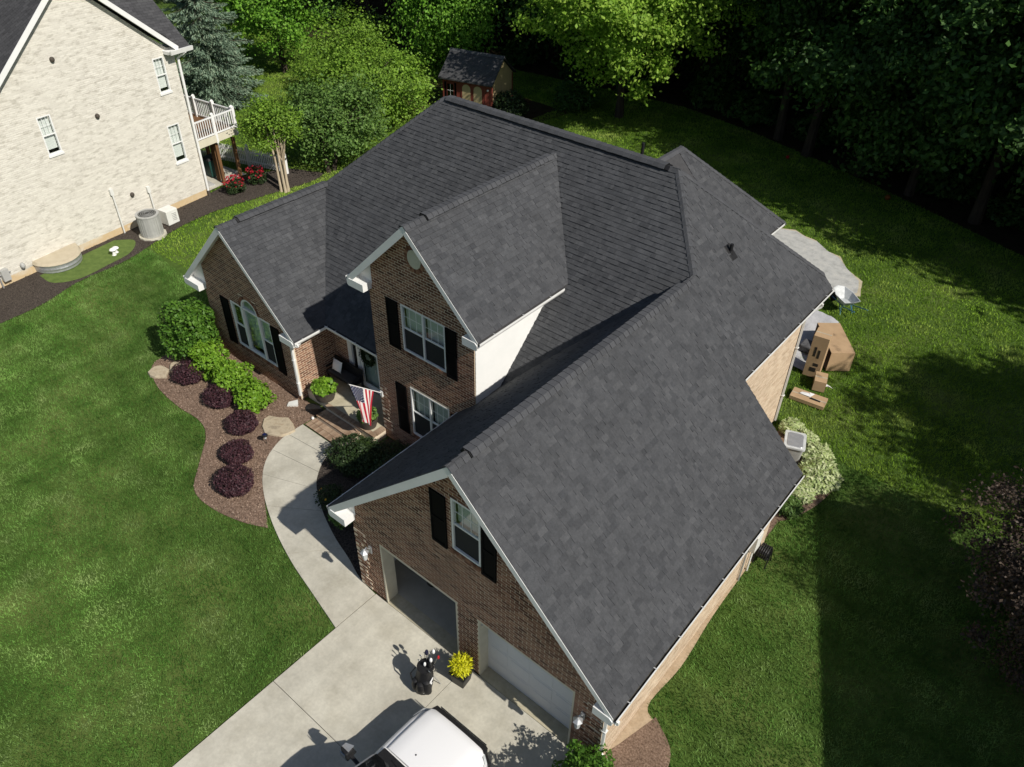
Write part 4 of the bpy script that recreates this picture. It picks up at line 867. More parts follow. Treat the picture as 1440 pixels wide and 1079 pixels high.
# low growth along the wood edge
ud = shrub('undergrowth_shrub', 'low dark undergrowth clump at the wood edge', (-15,47), (1.5,1.3,.9), 1500, .26, 'leaf_wood', 'undergrowth along the wood edge', .3)
for x, y, s in ((-19.5,47.5,1.1),(-11,46.3,.9),(-7.0,44.6,1.1),(-3.5,43.2,.8),(-44,46.8,1.2),(-38,46.8,1.0),(-33,47.3,1.1),(-23,48.6,1.2),(-50,43.5,1.2),(-56,44.5,1.3),(-28.5,47.8,1.2)):
    cptree(ud, (x,y,0), s, rw.uniform(0,6.28))

# ------------------------------------------------------------------ neighbour house
n0 = Vector((-34.22,8.06,0)); nd = Vector((-1.36,10.71,0)).normalized(); nn = Vector((nd.y,-nd.x,0)); 
NH = thing('neighbour_house', 'pale whitewashed brick house with white trim and dark roof', 'house', (-40,12,0))
FN = lambda u, z, d: tuple(n0+nd*u+nn*d+Vector((0,0,z)))
M['wbrick'] = brick_tex('whitewashed_brick', (.72,.69,.61), (.60,.57,.50), (.66,.63,.56), .26, .080, (-.126,.992,0), (0,0,1), .010, (.72,.71,.69))
wallpoly = [(-7,0),(10.9,0),(10.9,7.2),(10.35,7.5),(6.56,10.75),(2.75,7.45),(2.5,7.2),(-7,7.2)]
nwin = [(3.88,4.42,4.48,6.0),(9.60,2.12,10.25,3.92),(9.72,5.40,10.30,6.92)]
def cells(poly_list, openings, F, mat, name, parent, th=.12):
    mb = MB()
    for poly in poly_list:
        poly = ccw(poly); us = sorted({p[0] for p in poly} | {v for o in openings for v in (o[0],o[2])}); zs = sorted({p[1] for p in poly} | {v for o in openings for v in (o[1],o[3])})
        for a, b in zip(us[:-1], us[1:]):
            for c, d in zip(zs[:-1], zs[1:]):
                if any(o[0] < (a+b)/2 < o[2] and o[1] < (c+d)/2 < o[3] for o in openings): continue
                q = clip([(a,c),(b,c),(b,d),(a,d)], poly)
                if len(q) > 2 and area(q) > 1e-4: mb.loop2([F(x,y,-th) for x,y in q], [F(x,y,0) for x,y in q])
    return mb.build(name, mat, parent)
cells([[(-7,0.3),(10.9,0.3),(10.9,7.2),(-7,7.2)], [(2.5,7.2),(10.6,7.2),(6.56,10.75)]], nwin, FN, 'wbrick', 'wall', NH)
MB().fbox(FN,-7,10.9,-.1,.3,-.12,-.002).build('foundation_band', mk('clay_stained_band', [(.62,.56,.45),(.56,.42,.24),(.60,.48,.32)], scale=1.2, rough=.9), NH)
for o_ in nwin: window(NH, FN, *o_, blind=.86, sill=False, dark=False, curtain='white')
for o_ in nwin: MB().fbox(FN, o_[0]-.04, o_[2]+.04, o_[1]-.09, o_[1]-.005, 0.0, .05).build('window_sill', 'white', NH)
# other walls of the house
rb = lambda u, d: n0+nd*u-nn*d
ow = MB()
for (a, b) in (((10.82,.1),(10.82,11)),((10.8,11),(-7,11)),((-6.9,11),(-6.9,.1))):
    A, B = rb(*a), rb(*b); t = (B-A).normalized()*.05; nv = Vector((t.y,-t.x,0)); ow.loop2([A-nv,B-nv,B+nv,A+nv], [p+Vector((0,0,7.2)) for p in (A-nv,B-nv,B+nv,A+nv)])
ow.build('rear_wall', 'wbrick', NH)
kn = .86
M['roof_far'] = brick_tex('far_shingle', (.055,.055,.058), (.080,.080,.083), (.03,.03,.03), .28, .14, (.126,.992,0), (-.75,0,.66), .006, (.75,.75,.75))
nr = MB(); ov_ = .45
def Nz(u, d, z): return tuple(rb(u,d)+Vector((0,0,z)))
def slabz(pts, th=.14):
    nr.loop2([(p[0],p[1],p[2]-th) for p in pts], pts)
zm_ = lambda d: 7.15+kn*(d+ov_)
slabz([Nz(-7.4,-ov_,zm_(-ov_)),Nz(2.16,-ov_,zm_(-ov_)),Nz(2.35,.2,zm_(.2)),Nz(6.0,4.2,zm_(4.2)),Nz(6.0,5.5,zm_(5.5)),Nz(-7.4,5.5,zm_(5.5))])
slabz([Nz(11.55,-ov_,zm_(-ov_)),Nz(11.55,5.5,zm_(5.5)),Nz(6.001,5.5,zm_(5.5)),Nz(6.001,4.2,zm_(4.2)),Nz(7.1,4.2,zm_(4.2)),Nz(10.77,.2,zm_(.2)),Nz(10.96,-ov_,zm_(-ov_))])
slabz([Nz(-7.4,5.5,7.15+kn*(5.5+ov_)),Nz(11.55,5.5,7.15+kn*(5.5+ov_)),Nz(11.55,11.45,7.15),Nz(-7.4,11.45,7.15)])
gx = 6.56; hw = 4.4; gt = 11.05
for s in (-1, 1): slabz([Nz(gx,-.35,gt),Nz(gx+s*hw,-.35,gt-kn*hw),Nz(gx+s*hw,.2,gt-kn*hw),Nz(gx,4.4,gt)])
nro = nr.build('roof', 'roof_far', NH)
for s in (-1, 1):
    for nm, t0, t1, d0, d1 in (('rake_board',.0,.26,.35,.38),('soffit',.15,.19,.0,.349)):
        q = [(gx,gt-t0),(gx+s*hw,gt-kn*hw-t0),(gx+s*hw,gt-kn*hw-t1),(gx,gt-t1)]; MB().loop2([FN(*p,d0) for p in q], [FN(*p,d1) for p in q]).build(nm, 'white', NH)
MB().loop2([Nz(-7.4,-.56,7.18),Nz(-7.4,-.452,7.18),Nz(-7.4,-.452,7.0),Nz(-7.4,-.52,7.0)], [Nz(2.3,-.56,7.18),Nz(2.3,-.452,7.18),Nz(2.3,-.452,7.0),Nz(2.3,-.52,7.0)]).build('gutter', 'gutter', NH)
MB().loop2([Nz(10.4,-.56,7.18),Nz(10.4,-.452,7.18),Nz(10.4,-.452,7.0),Nz(10.4,-.52,7.0)], [Nz(11.6,-.56,7.18),Nz(11.6,-.452,7.18),Nz(11.6,-.452,7.0),Nz(11.6,-.52,7.0)]).build('gutter', 'gutter', NH)
MB().loop2([Nz(10.35,-.36,7.0),Nz(11.5,-.36,7.0),Nz(11.5,0,7.0),Nz(10.35,0,7.0)], [Nz(10.35,-.45,7.14),Nz(11.5,-.45,7.14),Nz(11.5,0,7.14),Nz(10.35,0,7.14)]).build('soffit', 'white', NH)
nds = MB().bar(FN(11.2,7.0,.5), FN(11.0,6.7,.10), .09, .07).bar(FN(11.0,6.72,.09), FN(10.92,.25,.09), .10, .08, (1,0,0)); nds.build('downspout', 'gutter', NH)
MB().bar(FN(10.92,.25,.09), FN(10.92,-.05,.09), .12, .10, (1,0,0)).build('drain_boot', 'pot', NH)
def on_wall(x, y):                                        # wall points measured along the wall
    return x, y
for u, z in ((5.3,7.95),(6.42,5.35),(6.9,1.55)):
    c = Vector(FN(u,z,.0)); v = MB().ball(FN(u,z,.05), (.10,.10,.11), 10, 6).build('wall_vent', 'pot', NH)
for u, z1 in ((5.95,1.9),(7.75,1.35)):
    p = MB().tube([FN(u,0,.10),FN(u,z1,.10)], .035, 8).build('conduit', 'offwhite', NH)
    MB().fbox(FN, u-.08, u+.08, z1, z1+.28, .01, .12).build('disconnect_box', 'offwhite', NH)
mt = MB().fbox(FN, .2,.5,.25,.75,.02,.22).build('gas_meter', 'acgrey', NH); MB().tube([FN(.1,-.05,.12),FN(.1,.55,.12),FN(.6,.55,.12)], .03, 8).build('meter_pipe', 'steel', mt)
MB().ball(FN(1.15,.55,.1), (.14,.10,.14), 10, 6).build('hose_bib', 'acgrey', NH)
# condenser on its pad
def oct_prof(c, r, z0, z1, n=8, rot=.39): return [[(c[0]+r*math.cos(rot+2*math.pi*i/n), c[1]+r*math.sin(rot+2*math.pi*i/n), z) for i in range(n)] for z in (z0, z1)]
AC = thing('air_conditioner', 'grey round air conditioner condenser on pad by pale brick wall', 'air conditioner', (-33.75,14.75,0))
c = (-33.75,14.75)
MB().loop2(*oct_prof(c, .62, -.06, .05, 12)).build('pad', 'concrete', AC); MB().loop2(*oct_prof(c, .50, .05, 1.02, 14)).build('casing', 'acgrey', AC, bevel=.02)
for i in range(28):
    a = 2*math.pi*i/28; MB().bar((c[0]+.505*math.cos(a),c[1]+.505*math.sin(a),.15), (c[0]+.505*math.cos(a),c[1]+.505*math.sin(a),.95), .025, .012, (math.cos(a),math.sin(a),0)).build('louvre', 'acgrey', AC)
MB().loop2(*oct_prof(c, .53, 1.02, 1.08, 14)).build('top_rim', 'acgrey', AC)
fg = MB().loop2(*oct_prof(c, .40, 1.081, 1.09, 16)).build('fan_guard', 'grille', AC)
for r_ in (.12,.2,.28,.36): MB().tube([(c[0]+r_*math.cos(2*math.pi*i/20), c[1]+r_*math.sin(2*math.pi*i/20), 1.10) for i in range(21)], .008, 5).build('guard_ring', 'acgrey', fg)
HP = thing('utility_unit', 'small white boxy outdoor unit beside the round condenser', 'outdoor unit', (-34.2,16.0,0))
MB().loop2([(-34.52,15.62,.02),(-33.92,15.70,.02),(-34.0,16.32,.02),(-34.6,16.24,.02)], [(-34.52,15.62,.72),(-33.92,15.70,.72),(-34.0,16.32,.72),(-34.6,16.24,.72)]).build('casing', 'offwhite', HP, bevel=.02)
for i in range(5): MB().box(-33.985+.0,-33.955,15.8,16.2,.2+i*.08,.23+i*.08).build('vent_slot', 'acgrey', HP)
# window well with cover
ww = thing('window_well', 'corrugated metal window well with tan bubble cover by pale wall', 'window well', (-34.2,10.6,0))
half = [(-34.55+1.05*math.sin(math.pi*i/14)*1.0, 10.65-1.0*math.cos(math.pi*i/14)) for i in range(15)]
for j in range(4): MB().loop2([(x,y,.02+j*.085) for x,y in half], [(-34.55+(x+34.55)*(1.04 if j % 2 else 1.0),y,.10+j*.085) for x,y in half]).build('steel_rib', 'steel', ww)
MB().loop2([(-34.6+(x+34.55)*1.08,10.65+(y-10.65)*1.06,.365) for x,y in half], [(-34.65+(x+34.55)*1.0,10.65+(y-10.65)*1.0,.42+.10*(1-(x+34.55))) for x,y in half]).build('cover', 'tan', ww)
ms = thing('mushroom_ornament', 'white concrete mushroom ornament pair on the moss', 'ornament', (-33.3,12.6,0))
for dx, dy, h_ in ((0,0,.26),(-.15,.18,.21)):
    MB().lathe((-33.3+dx,12.6+dy,0), [(.10,0),(.06,.06),(.05,h_)], 12).build('stalk', 'offwhite', ms, smooth=True); MB().lathe((-33.3+dx,12.6+dy,h_-.02), [(.04,0),(.15,.015),(.135,.05),(.07,.085),(.02,.095)], 16).build('cap', 'white', ms, smooth=True)
# deck
DK = thing('wooden_deck', 'raised white-railed deck on brown posts behind pale house', 'deck', (-38,20.2,0))
rbp = lambda u, d, z: Vector(Nz(u, d, z))
MB().loop2([rbp(10.95,.15,2.45),rbp(13.6,.15,2.45),rbp(13.6,4.6,2.45),rbp(10.95,4.6,2.45)], [rbp(10.95,.15,2.60),rbp(13.6,.15,2.60),rbp(13.6,4.6,2.60),rbp(10.95,4.6,2.60)]).build('deck_floor', 'wood', DK)
MB().bar(rbp(10.95,.12,2.48), rbp(13.65,.12,2.48), .05, .36).build('fascia_board', 'cream', DK); MB().bar(rbp(13.62,.1,2.48), rbp(13.62,4.6,2.48), .05, .36).build('fascia_board', 'cream', DK)
def railing(a, b, n):
    for h_ in (2.72, 3.55): MB().bar(a+Vector((0,0,h_)), b+Vector((0,0,h_)), .07, .06).build('rail', 'white', DK)
    m = int((b-a).length/.135)
    for i in range(1, m): p = a+(b-a)*(i/m); MB().box(p.x-.02,p.x+.02,p.y-.02,p.y+.02,2.74,3.53).build('baluster', 'white', DK)
    for i in range(n+1):
        p = a+(b-a)*(i/n); q = MB().box(p.x-.07,p.x+.07,p.y-.07,p.y+.07,2.25,3.68).build('rail_post', 'white', DK); MB().lathe((p.x,p.y,3.68), [(.10,0),(.09,.03),(.01,.09)], 4).build('post_cap', 'white', q)
railing(rbp(11.0,.16,0), rbp(13.58,.16,0), 2); railing(rbp(13.58,.22,0), rbp(13.58,4.5,0), 3); railing(rbp(11.2,2.6,0), rbp(12.4,2.6,0), 1)
for u, d in ((11.2,.35),(12.3,.35),(12.45,.9),(13.4,.35),(13.4,2.6),(11.3,2.6)):
    p = rbp(u,d,0); MB().box(p.x-.075,p.x+.075,p.y-.075,p.y+.075,-.1,2.44).build('deck_post', 'wood', DK)
pad_ = [rbp(10.95,.3,0), rbp(13.8,.3,0), rbp(13.8,4.6,0), rbp(10.95,4.6,0)]
struct('patio_slab', MB().poly([(p.x,p.y,.005) for p in pad_]), 'concrete')
# wheeled bin under the deck, grey slab beside
gb = thing('wheeled_bin', 'dark green wheeled bin standing under the deck', 'bin', (-37.3,20.4,0))
MB().loop2([(-37.55,20.15,.08),(-37.05,20.15,.08),(-37.05,20.7,.08),(-37.55,20.7,.08)], [(-37.62,20.08,1.0),(-36.98,20.08,1.0),(-36.98,20.78,1.0),(-37.62,20.78,1.0)]).build('body', 'green_bin', gb, bevel=.03)
MB().loop2([(-37.65,20.05,1.0),(-36.95,20.05,1.0),(-36.95,20.82,1.0),(-37.65,20.82,1.0)], [(-37.58,20.1,1.10),(-37.02,20.1,1.10),(-37.02,20.75,1.10),(-37.58,20.75,1.10)]).build('lid', 'plastic', gb)
for x in (-37.6,-37.0): MB().tube([(x-.03,20.75,.12),(x+.03,20.75,.12)], .12, 12).build('wheel', 'rubber', gb)
tag(MB().box(-36.9,-36.2,19.15,19.75,.0,.09).build('stepping_slab', 'gravel', None, bevel=.01), 'pale grey stepping slab at the pale house corner', 'slab')
# picket fence
PF = thing('picket_fence', 'white picket fence behind the deck with spaced pickets', 'fence', (-37,22.6,0))
fa, fb = Vector((-41.5,21.0,0)), Vector((-34.75,23.2,0)); n = 58
for h_ in (.28, .78): MB().bar(fa+Vector((0,0,h_)), fb+Vector((0,0,h_)), .04, .08).build('rail', 'white', PF)
for i in range(n):
    p = fa+(fb-fa)*((i+.5)/n); d = (fb-fa).normalized()*.032; e = Vector((-d.y,d.x,0))*.4; o3 = Vector((-d.y,d.x,0)).normalized()*-.032
    q = [p+o3-d+Vector((0,0,.06)), p+o3+d+Vector((0,0,.06)), p+o3+d+Vector((0,0,.95)), p+o3+Vector((0,0,1.02)), p+o3-d+Vector((0,0,.95))]
    MB().loop2([x-e for x in q], [x+e for x in q]).build('picket', 'white', PF)
for f in (0,.33,.66,1.0):
    p = fa+(fb-fa)*f; q = MB().box(p.x-.065,p.x+.065,p.y-.065,p.y+.065,-.1,1.15).build('post', 'white', PF); MB().lathe((p.x,p.y,1.15), [(.09,0),(.08,.02),(.01,.08)], 4).build('post_cap', 'white', q)

# ------------------------------------------------------------------ shed
sa = math.atan2(.89,3.58); sx, sy = Vector((math.cos(sa),math.sin(sa),0)), Vector((-math.sin(sa),math.cos(sa),0)); s0 = Vector((-35.35,36.0,0)); SW, SD = 3.45, 2.9
SH = thing('garden_shed', 'tan garden shed with red trim and dark shingled roof', 'shed', tuple(s0+sx*SW/2+sy*SD/2))
FS = lambda u, z, d: tuple(s0+sx*u-sy*d+Vector((0,0,z))); FSE = lambda u, z, d: tuple(s0+sx*(SW+d)+sy*u+Vector((0,0,z)))
S3 = lambda u, v, z: tuple(s0+sx*u+sy*v+Vector((0,0,z)))
MB().loop2([S3(0,0,.1),S3(SW,0,.1),S3(SW,SD,.1),S3(0,SD,.1)], [S3(0,0,2.1),S3(SW,0,2.1),S3(SW,SD,2.1),S3(0,SD,2.1)]).build('wall', 'shed', SH)
MB().loop2([S3(0,0,2.1),S3(0,SD,2.1),S3(0,SD/2,3.2)], [S3(SW,0,2.1),S3(SW,SD,2.1),S3(SW,SD/2,3.2)]).build('gable_wall', 'shed', SH)
srf = MB()
srf.loop2([S3(-.18,-.25,2.0),S3(SW+.15,-.25,2.0),S3(SW+.15,SD/2,3.25),S3(-.18,SD/2,3.25)], [S3(-.18,-.25,2.09),S3(SW+.15,-.25,2.09),S3(SW+.15,SD/2,3.35),S3(-.18,SD/2,3.35)]).loop2([S3(-.18,SD+.25,2.0),S3(SW+.15,SD+.25,2.0),S3(SW+.15,SD/2+.001,3.25),S3(-.18,SD/2+.001,3.25)], [S3(-.18,SD+.25,2.09),S3(SW+.15,SD+.25,2.09),S3(SW+.15,SD/2+.001,3.35),S3(-.18,SD/2+.001,3.35)])
sro = srf.build('roof', 'roof_far', SH); MB().loop2([S3(-.19,SD/2-.15,3.27),S3(-.19,SD/2+.15,3.27),S3(-.19,SD/2,3.42)], [S3(SW+.16,SD/2-.15,3.27),S3(SW+.16,SD/2+.15,3.27),S3(SW+.16,SD/2,3.42)]).build('ridge_cap', 'cap', sro)
MB().fbox(FS,0,SW,.1,2.05,.0005,.0018).build('front_boarding', 'shedred', SH)
for u in (0,.98,2.95,SW-.08): MB().fbox(FS,u,u+.09,.1,2.06,.002,.03).build('corner_trim', 'shedred', SH)
MB().fbox(FSE,0,.1,.1,2.06,.002,.03).build('corner_trim', 'shedred', SH); MB().fbox(FSE,SD-.1,SD,.1,2.06,.002,.03).build('corner_trim', 'shedred', SH)
for u in (1.3,2.1):
    d_ = MB().fbox(FS,u,u+.78,.15,1.95,.004,.03).build('door', 'shedred', SH)
    q = [(u+.10,.3),(u+.68,.3),(u+.68,1.55)]+[(u+.39+.29*math.cos(math.pi*i/8), 1.55+.28*math.sin(math.pi*i/8)) for i in range(1,8)]+[(u+.10,1.55)]
    MB().loop2([FS(a,b,.031) for a,b in q], [FS(a,b,.038) for a,b in q]).build('door_panel', 'shed', d_)
sw_ = MB().fbox(FS,.28,.82,.85,1.75,.004,.03).build('window', 'shedred', SH); MB().fbox(FS,.33,.77,.90,1.70,.031,.034).build('pane', 'glass_dark', sw_); MB().fbox(FS,.54,.56,.90,1.70,.035,.042).build('muntin', 'white', sw_); MB().fbox(FS,.33,.77,1.29,1.31,.035,.041).build('muntin', 'white', sw_)
for u in (.12,.84): MB().fbox(FS,u,u+.14,.8,1.8,.004,.03).build('shutter', 'black', SH)
MB().ball(FS(3.2,1.7,.06), .07, 8, 6).build('lamp', 'offwhite', SH)

# ------------------------------------------------------------------ house standing beyond the side lawn (throws the long shade)
RH = thing('side_neighbour_house', 'pale brick house with one long roof slope beyond the side lawn', 'house', (14,17,0))
x0, x1 = 8.0, 19.0
q = [(4.4,0),(19.0,0),(19.0,8.7),(18.2,10.3),(10.6,7.05),(4.4,4.4)]
MB().loop2([(x0+.4,a,b) for a,b in q], [(x1-.4,a,b) for a,b in q]).build('wall', 'wbrick', RH)
q = [(3.9,4.3),(18.2,10.45),(19.35,8.6),(19.35,8.46),(18.2,10.31),(3.9,4.16)]
MB().loop2([(x0,a,b) for a,b in q], [(x1,a,b) for a,b in q]).build('roof', 'roof_far', RH)
FR = lambda u, z, d: (x0+.4-d, u, z)
for y_ in (10.5,13.5,16.8):
    for z_ in (.9,3.6):
        wf = MB().fbox(FR,y_-.05,y_+.95,z_-.05,z_+1.55,.005,.04).build('window', 'white', RH); MB().fbox(FR,y_,y_+.9,z_,z_+.74,.041,.045).build('pane', 'glass_dark', wf); MB().fbox(FR,y_,y_+.9,z_+.78,z_+1.5,.041,.045).build('pane', 'glass_dark', wf)

# ------------------------------------------------------------------ stones, path lamp, porch furniture
def flat_stone(label, c, r, h, seed):
    rs = random.Random(seed); n = 11; pts = [(c[0]+r[0]*math.cos(2*math.pi*i/n)*rs.uniform(.78,1.1), c[1]+r[1]*math.sin(2*math.pi*i/n)*rs.uniform(.78,1.1)) for i in range(n)]
    o = MB().loop2([(x,y,-.05) for x,y in pts], [(c[0]+(x-c[0])*.93,c[1]+(y-c[1])*.93,h+rs.uniform(-.01,.01)) for x,y in pts]).build('flat_stone', 'stone', None, bevel=.02); tag(o, label, 'stone')
flat_stone('large flat tan stone in the mulch beside the walkway', (-18.35,10.25), (.72,.50), .07, 1)
flat_stone('flat tan stone at the bed edge, larger of a touching pair', (-24.0,9.25), (.45,.36), .09, 2)
flat_stone('flat tan stone behind the larger one at the bed edge', (-23.75,9.85), (.36,.30), .10, 3)
PLm = thing('path_lamp', 'small dark solar path lamp standing in the mulch', 'lamp', (-18.0,9.5,0))
MB().tube([(-18.0,9.5,-.05),(-18.0,9.5,.36)], .012, 6).build('stake', 'plastic', PLm); MB().lathe((-18.0,9.5,.22), [(.04,0),(.055,.12)], 10).build('lens', 'clear', PLm); MB().lathe((-18.0,9.5,.34), [(.10,0),(.095,.03),(.03,.06)], 12).build('cap', 'plastic', PLm); MB().box(-18.05,-17.95,9.45,9.55,.395,.405).build('solar_panel', 'solar', PLm)
tag(MB().lathe((-17.8,11.25,0), [(.045,-.02),(.05,.06),(.03,.10)], 10).build('bollard_light', 'white', None), 'tiny white ground light beside the front step', 'light')
def planter(name, label, c, z, r, h, nl, ls, mat, group=None):
    t = thing(name, label, 'planter', (c[0],c[1],z), group)
    MB().lathe((c[0],c[1],z), [(r*.78,0),(r*.95,h*.6),(r,h*.92),(r*1.04,h),(r*.94,h),(r*.9,h-.05)], 22).build('pot', 'pot', t, smooth=True)
    MB().lathe((c[0],c[1],z+h-.06), [(r*.9,0),(r*.88,.012)], 18).build('soil', 'soil', t)
    P, d = shell_points((c[0],c[1],z+h+.10), (r*1.0,r*1.0,.25), nl, .15); np_mesh('foliage', leaf_verts(P, ls, .7, .7, outw=d*.8), 4, mat, t)
planter('potted_plant', 'bright green plant in round brown pot by the downspout', (-18.05,12.05), .33, .40, .38, 900, .13, 'leaf_lime')
planter('potted_plant', 'shaded green plant in dark pot below the flag', (-15.85,12.05), .33, .33, .36, 420, .12, 'leaf_olive')
tag(MB().lathe((-18.15,11.6,0), [(.28,-.02),(.30,.03),(.15,.05)], 14, 1.3, .8).build('door_mat_coil', 'plastic', None), 'coiled dark hose on the ground beside the steps', 'hose')
bpy.data.objects['door_mat_coil'].name = 'hose_coil'
BN = thing('porch_bench', 'dark cushioned bench against the porch brick wall', 'bench', (-17.95,13.0,.33))
bx0, bx1, by0, by1 = -18.75, -17.35, 12.72, 13.22
MB().box(bx0,bx1,by0,by1,.70,.75).build('seat', 'plastic', BN); MB().box(bx0,bx1,by1-.05,by1,.76,1.18).build('backrest', 'plastic', BN)
for x in (bx0+.04,bx1-.04):
    for y in (by0+.04,by1-.04): MB().box(x-.03,x+.03,y-.03,y+.03,.33,.70).build('leg', 'plastic', BN)
    MB().box(x-.03,x+.03,by0,by1-.05,.93,.97).build('armrest', 'plastic', BN)
MB().box(bx0+.08,bx1-.08,by0+.01,by1-.07,.751,.84).build('seat_cushion', mk('charcoal_cloth', [(.035,.036,.038),(.05,.051,.053)], scale=20, rough=.9), BN, bevel=.03)
pq = MB(); ng = 8; c0 = Vector((-18.33,12.92,1.06)); ux, uz, un = Vector((1,0,0)), Vector((0,.30,.95)).normalized(), Vector((0,-.95,.30))
for sgn in (1,-1):
    kb = len(pq.v)
    for i in range(ng+1):
        for j in range(ng+1):
            a, b = i/ng*2-1, j/ng*2-1; e = 1-.06*(a*a+b*b) if abs(a) < 1 or abs(b) < 1 else 1.0
            pq.v.append(tuple(c0+ux*a*.24*e+uz*b*.22*e+un*sgn*.085*((1-a*a)*(1-b*b))**.45))
    for i in range(ng):
        for j in range(ng): q = kb+i*(ng+1)+j; pq.f.append((q,q+1,q+ng+2,q+ng+1))
tag(pq.build('throw_pillow', 'paper', None, smooth=True), 'square white throw pillow on the porch bench', 'pillow')
# wreath
wr_ = thing('door_wreath', 'dark green wreath hanging on the glass front door', 'wreath', (-17.08,13.30,1.8)); n = 900; a = rng.uniform(0,6.283,n); rr = rng.normal(.27,.05,n)
P = np.stack([-17.08+rr*np.cos(a), 13.335-rng.uniform(0,.10,n), 1.84+rr*np.sin(a)], 1); np_mesh('foliage', leaf_verts(P, .09, .0, .4), 4, 'leaf_dark', wr_)
MB().tube([(-17.08+.27*math.cos(2*math.pi*i/20),13.32,1.84+.27*math.sin(2*math.pi*i/20)) for i in range(21)], .035, 6).build('ring', 'bark', wr_)
# ---- flag on an angled pole at the wall
FG = thing('house_flag', 'striped flag with starred blue corner hanging from a pole', 'flag', (-15.30,12.3,1.8))
pa, pb = Vector((-15.28,12.30,1.85)), Vector((-15.33,11.12,2.88)); pdv = (pb-pa)
MB().tube([pa,pb], .014, 8).build('pole', 'white', FG); MB().ball(tuple(pb+pdv.normalized()*.03), .03, 8, 6).build('finial', 'plastic', FG); MB().box(-15.33,-15.23,12.25,12.32,1.74,1.94).build('bracket', 'white', FG)
def flag_mat():
    m = bpy.data.materials.new('flag_cloth'); m.use_nodes = True; t = m.node_tree; N = t.nodes; L = t.links; b = N['Principled BSDF']; b.inputs['Roughness'].default_value = .8
    uv = N.new('ShaderNodeUVMap'); sp = N.new('ShaderNodeSeparateXYZ'); L.new(uv.outputs[0], sp.inputs[0])
    def mth(op, a, bb=None):
        n = N.new('ShaderNodeMath'); n.operation = op
        for i, q in enumerate((a, bb)):
            if q is None: continue
            if isinstance(q, (int,float)): n.inputs[i].default_value = q
            else: L.new(q, n.inputs[i])
        return n.outputs[0]
    s, f = sp.outputs[0], sp.outputs[1]           # s across the hoist, f along the fly
    stripe = mth('LESS_THAN', mth('FRACT', mth('MULTIPLY', s, 6.5)), .5)
    canton = mth('MULTIPLY', mth('LESS_THAN', s, .538), mth('LESS_THAN', f, .40))
    su = mth('MULTIPLY', s, 9/.538); fv = mth('MULTIPLY', f, 11/.40)
    def dots(ou, ov):
        a = mth('SUBTRACT', mth('FRACT', mth('MULTIPLY', mth('ADD', su, ou), .5)), .5); c = mth('SUBTRACT', mth('FRACT', mth('MULTIPLY', mth('ADD', fv, ov), .5)), .5)
        return mth('LESS_THAN', mth('ADD', mth('MULTIPLY', a, a), mth('MULTIPLY', c, c)), .018)
    star = mth('MAXIMUM', dots(.5,.5), dots(1.5,1.5))
    def mix(fac, c1, c2):
        n = N.new('ShaderNodeMix'); n.data_type = 'RGBA'; L.new(fac, n.inputs[0])
        for i, q in ((6,c1),(7,c2)):
            if isinstance(q, tuple): n.inputs[i].default_value = (*q,1)
            else: L.new(q, n.inputs[i])
        return n.outputs[2]
    colr = mix(canton, mix(stripe, (.76,.74,.72), (.45,.010,.030)), mix(star, (.014,.018,.06), (.75,.75,.74))); L.new(colr, b.inputs['Base Color'])
    tr = N.new('ShaderNodeBsdfTranslucent'); L.new(colr, tr.inputs[0]); ms_ = N.new('ShaderNodeMixShader'); ms_.inputs[0].default_value = .12
    L.new(b.outputs[0], ms_.inputs[1]); L.new(tr.outputs[0], ms_.inputs[2]); L.new(ms_.outputs[0], N['Material Output'].inputs[0]); return m
fm = MB(); nu, nv = 40, 40; uvs = []
for i in range(nu+1):
    for j in range(nv+1):
        s, f = i/nu, j/nv; g_ = f**.9; ss = s*(1-g_*.60)+.22*g_; p = pb.lerp(pa, .02+ss*.72)
        wv = (math.sin(s*11+f*2)*.07+math.sin(s*23+1.3+f*3)*.015)*min(1, f*2.2)
        dn = 1.42*f*(1-.10*(1-s)*f); fm.v.append((p.x+wv*.8+.10*f, p.y+.10*math.sin(s*9+f*2)*g_*.5, p.z-dn-.018)); uvs.append((s,f))
for i in range(nu):
    for j in range(nv): q = i*(nv+1)+j; fm.f.append((q,q+1,q+nv+2,q+nv+1))
fo = fm.build('cloth', flag_mat(), FG, smooth=True); ul = fo.data.uv_layers.new(name='UVMap')
for lp in fo.data.loops: ul.data[lp.index].uv = uvs[lp.vertex_index]

# ------------------------------------------------------------------ driveway things
GB = thing('golf_bag', 'black and white golf bag with clubs standing on the driveway', 'golf bag', (-7.95,6.72,0))
def gel(z): f = z/.92; return (-7.98+.05*f, 6.66+.10*f)
prof = [(0,.17,.16),(.06,.21,.20),(.35,.23,.22),(.62,.215,.20),(.80,.18,.17),(.90,.19,.18)]; bg_ = MB(); n = 18
for z, a, b in prof:
    cx, cy = gel(z)
    for j in range(n): t = 2*math.pi*j/n; bg_.v.append((cx+a*math.cos(t), cy+b*math.sin(t), z))
for i in range(len(prof)-1):
    for j in range(n): j2 = (j+1) % n; bg_.f.append((i*n+j,i*n+j2,(i+1)*n+j2,(i+1)*n+j))
bg_.f.append(tuple(range(n-1,-1,-1))); bg_.f.append(tuple(range((len(prof)-1)*n,len(prof)*n))); bg_.build('bag_body', 'plastic', GB, smooth=True)
for x, y, rx, ry_, z0, z1 in ((-7.80,6.62,.13,.11,.12,.62),(-8.06,6.54,.10,.12,.10,.52),(-7.88,6.50,.11,.09,.2,.55)):
    MB().lathe((x,y,z0), [(.5,0),(1,.06),(1.05,(z1-z0)*.6),(.8,(z1-z0)*.93),(.3,z1-z0)], 12, rx, ry_).build('pocket', 'plastic', GB, smooth=True)
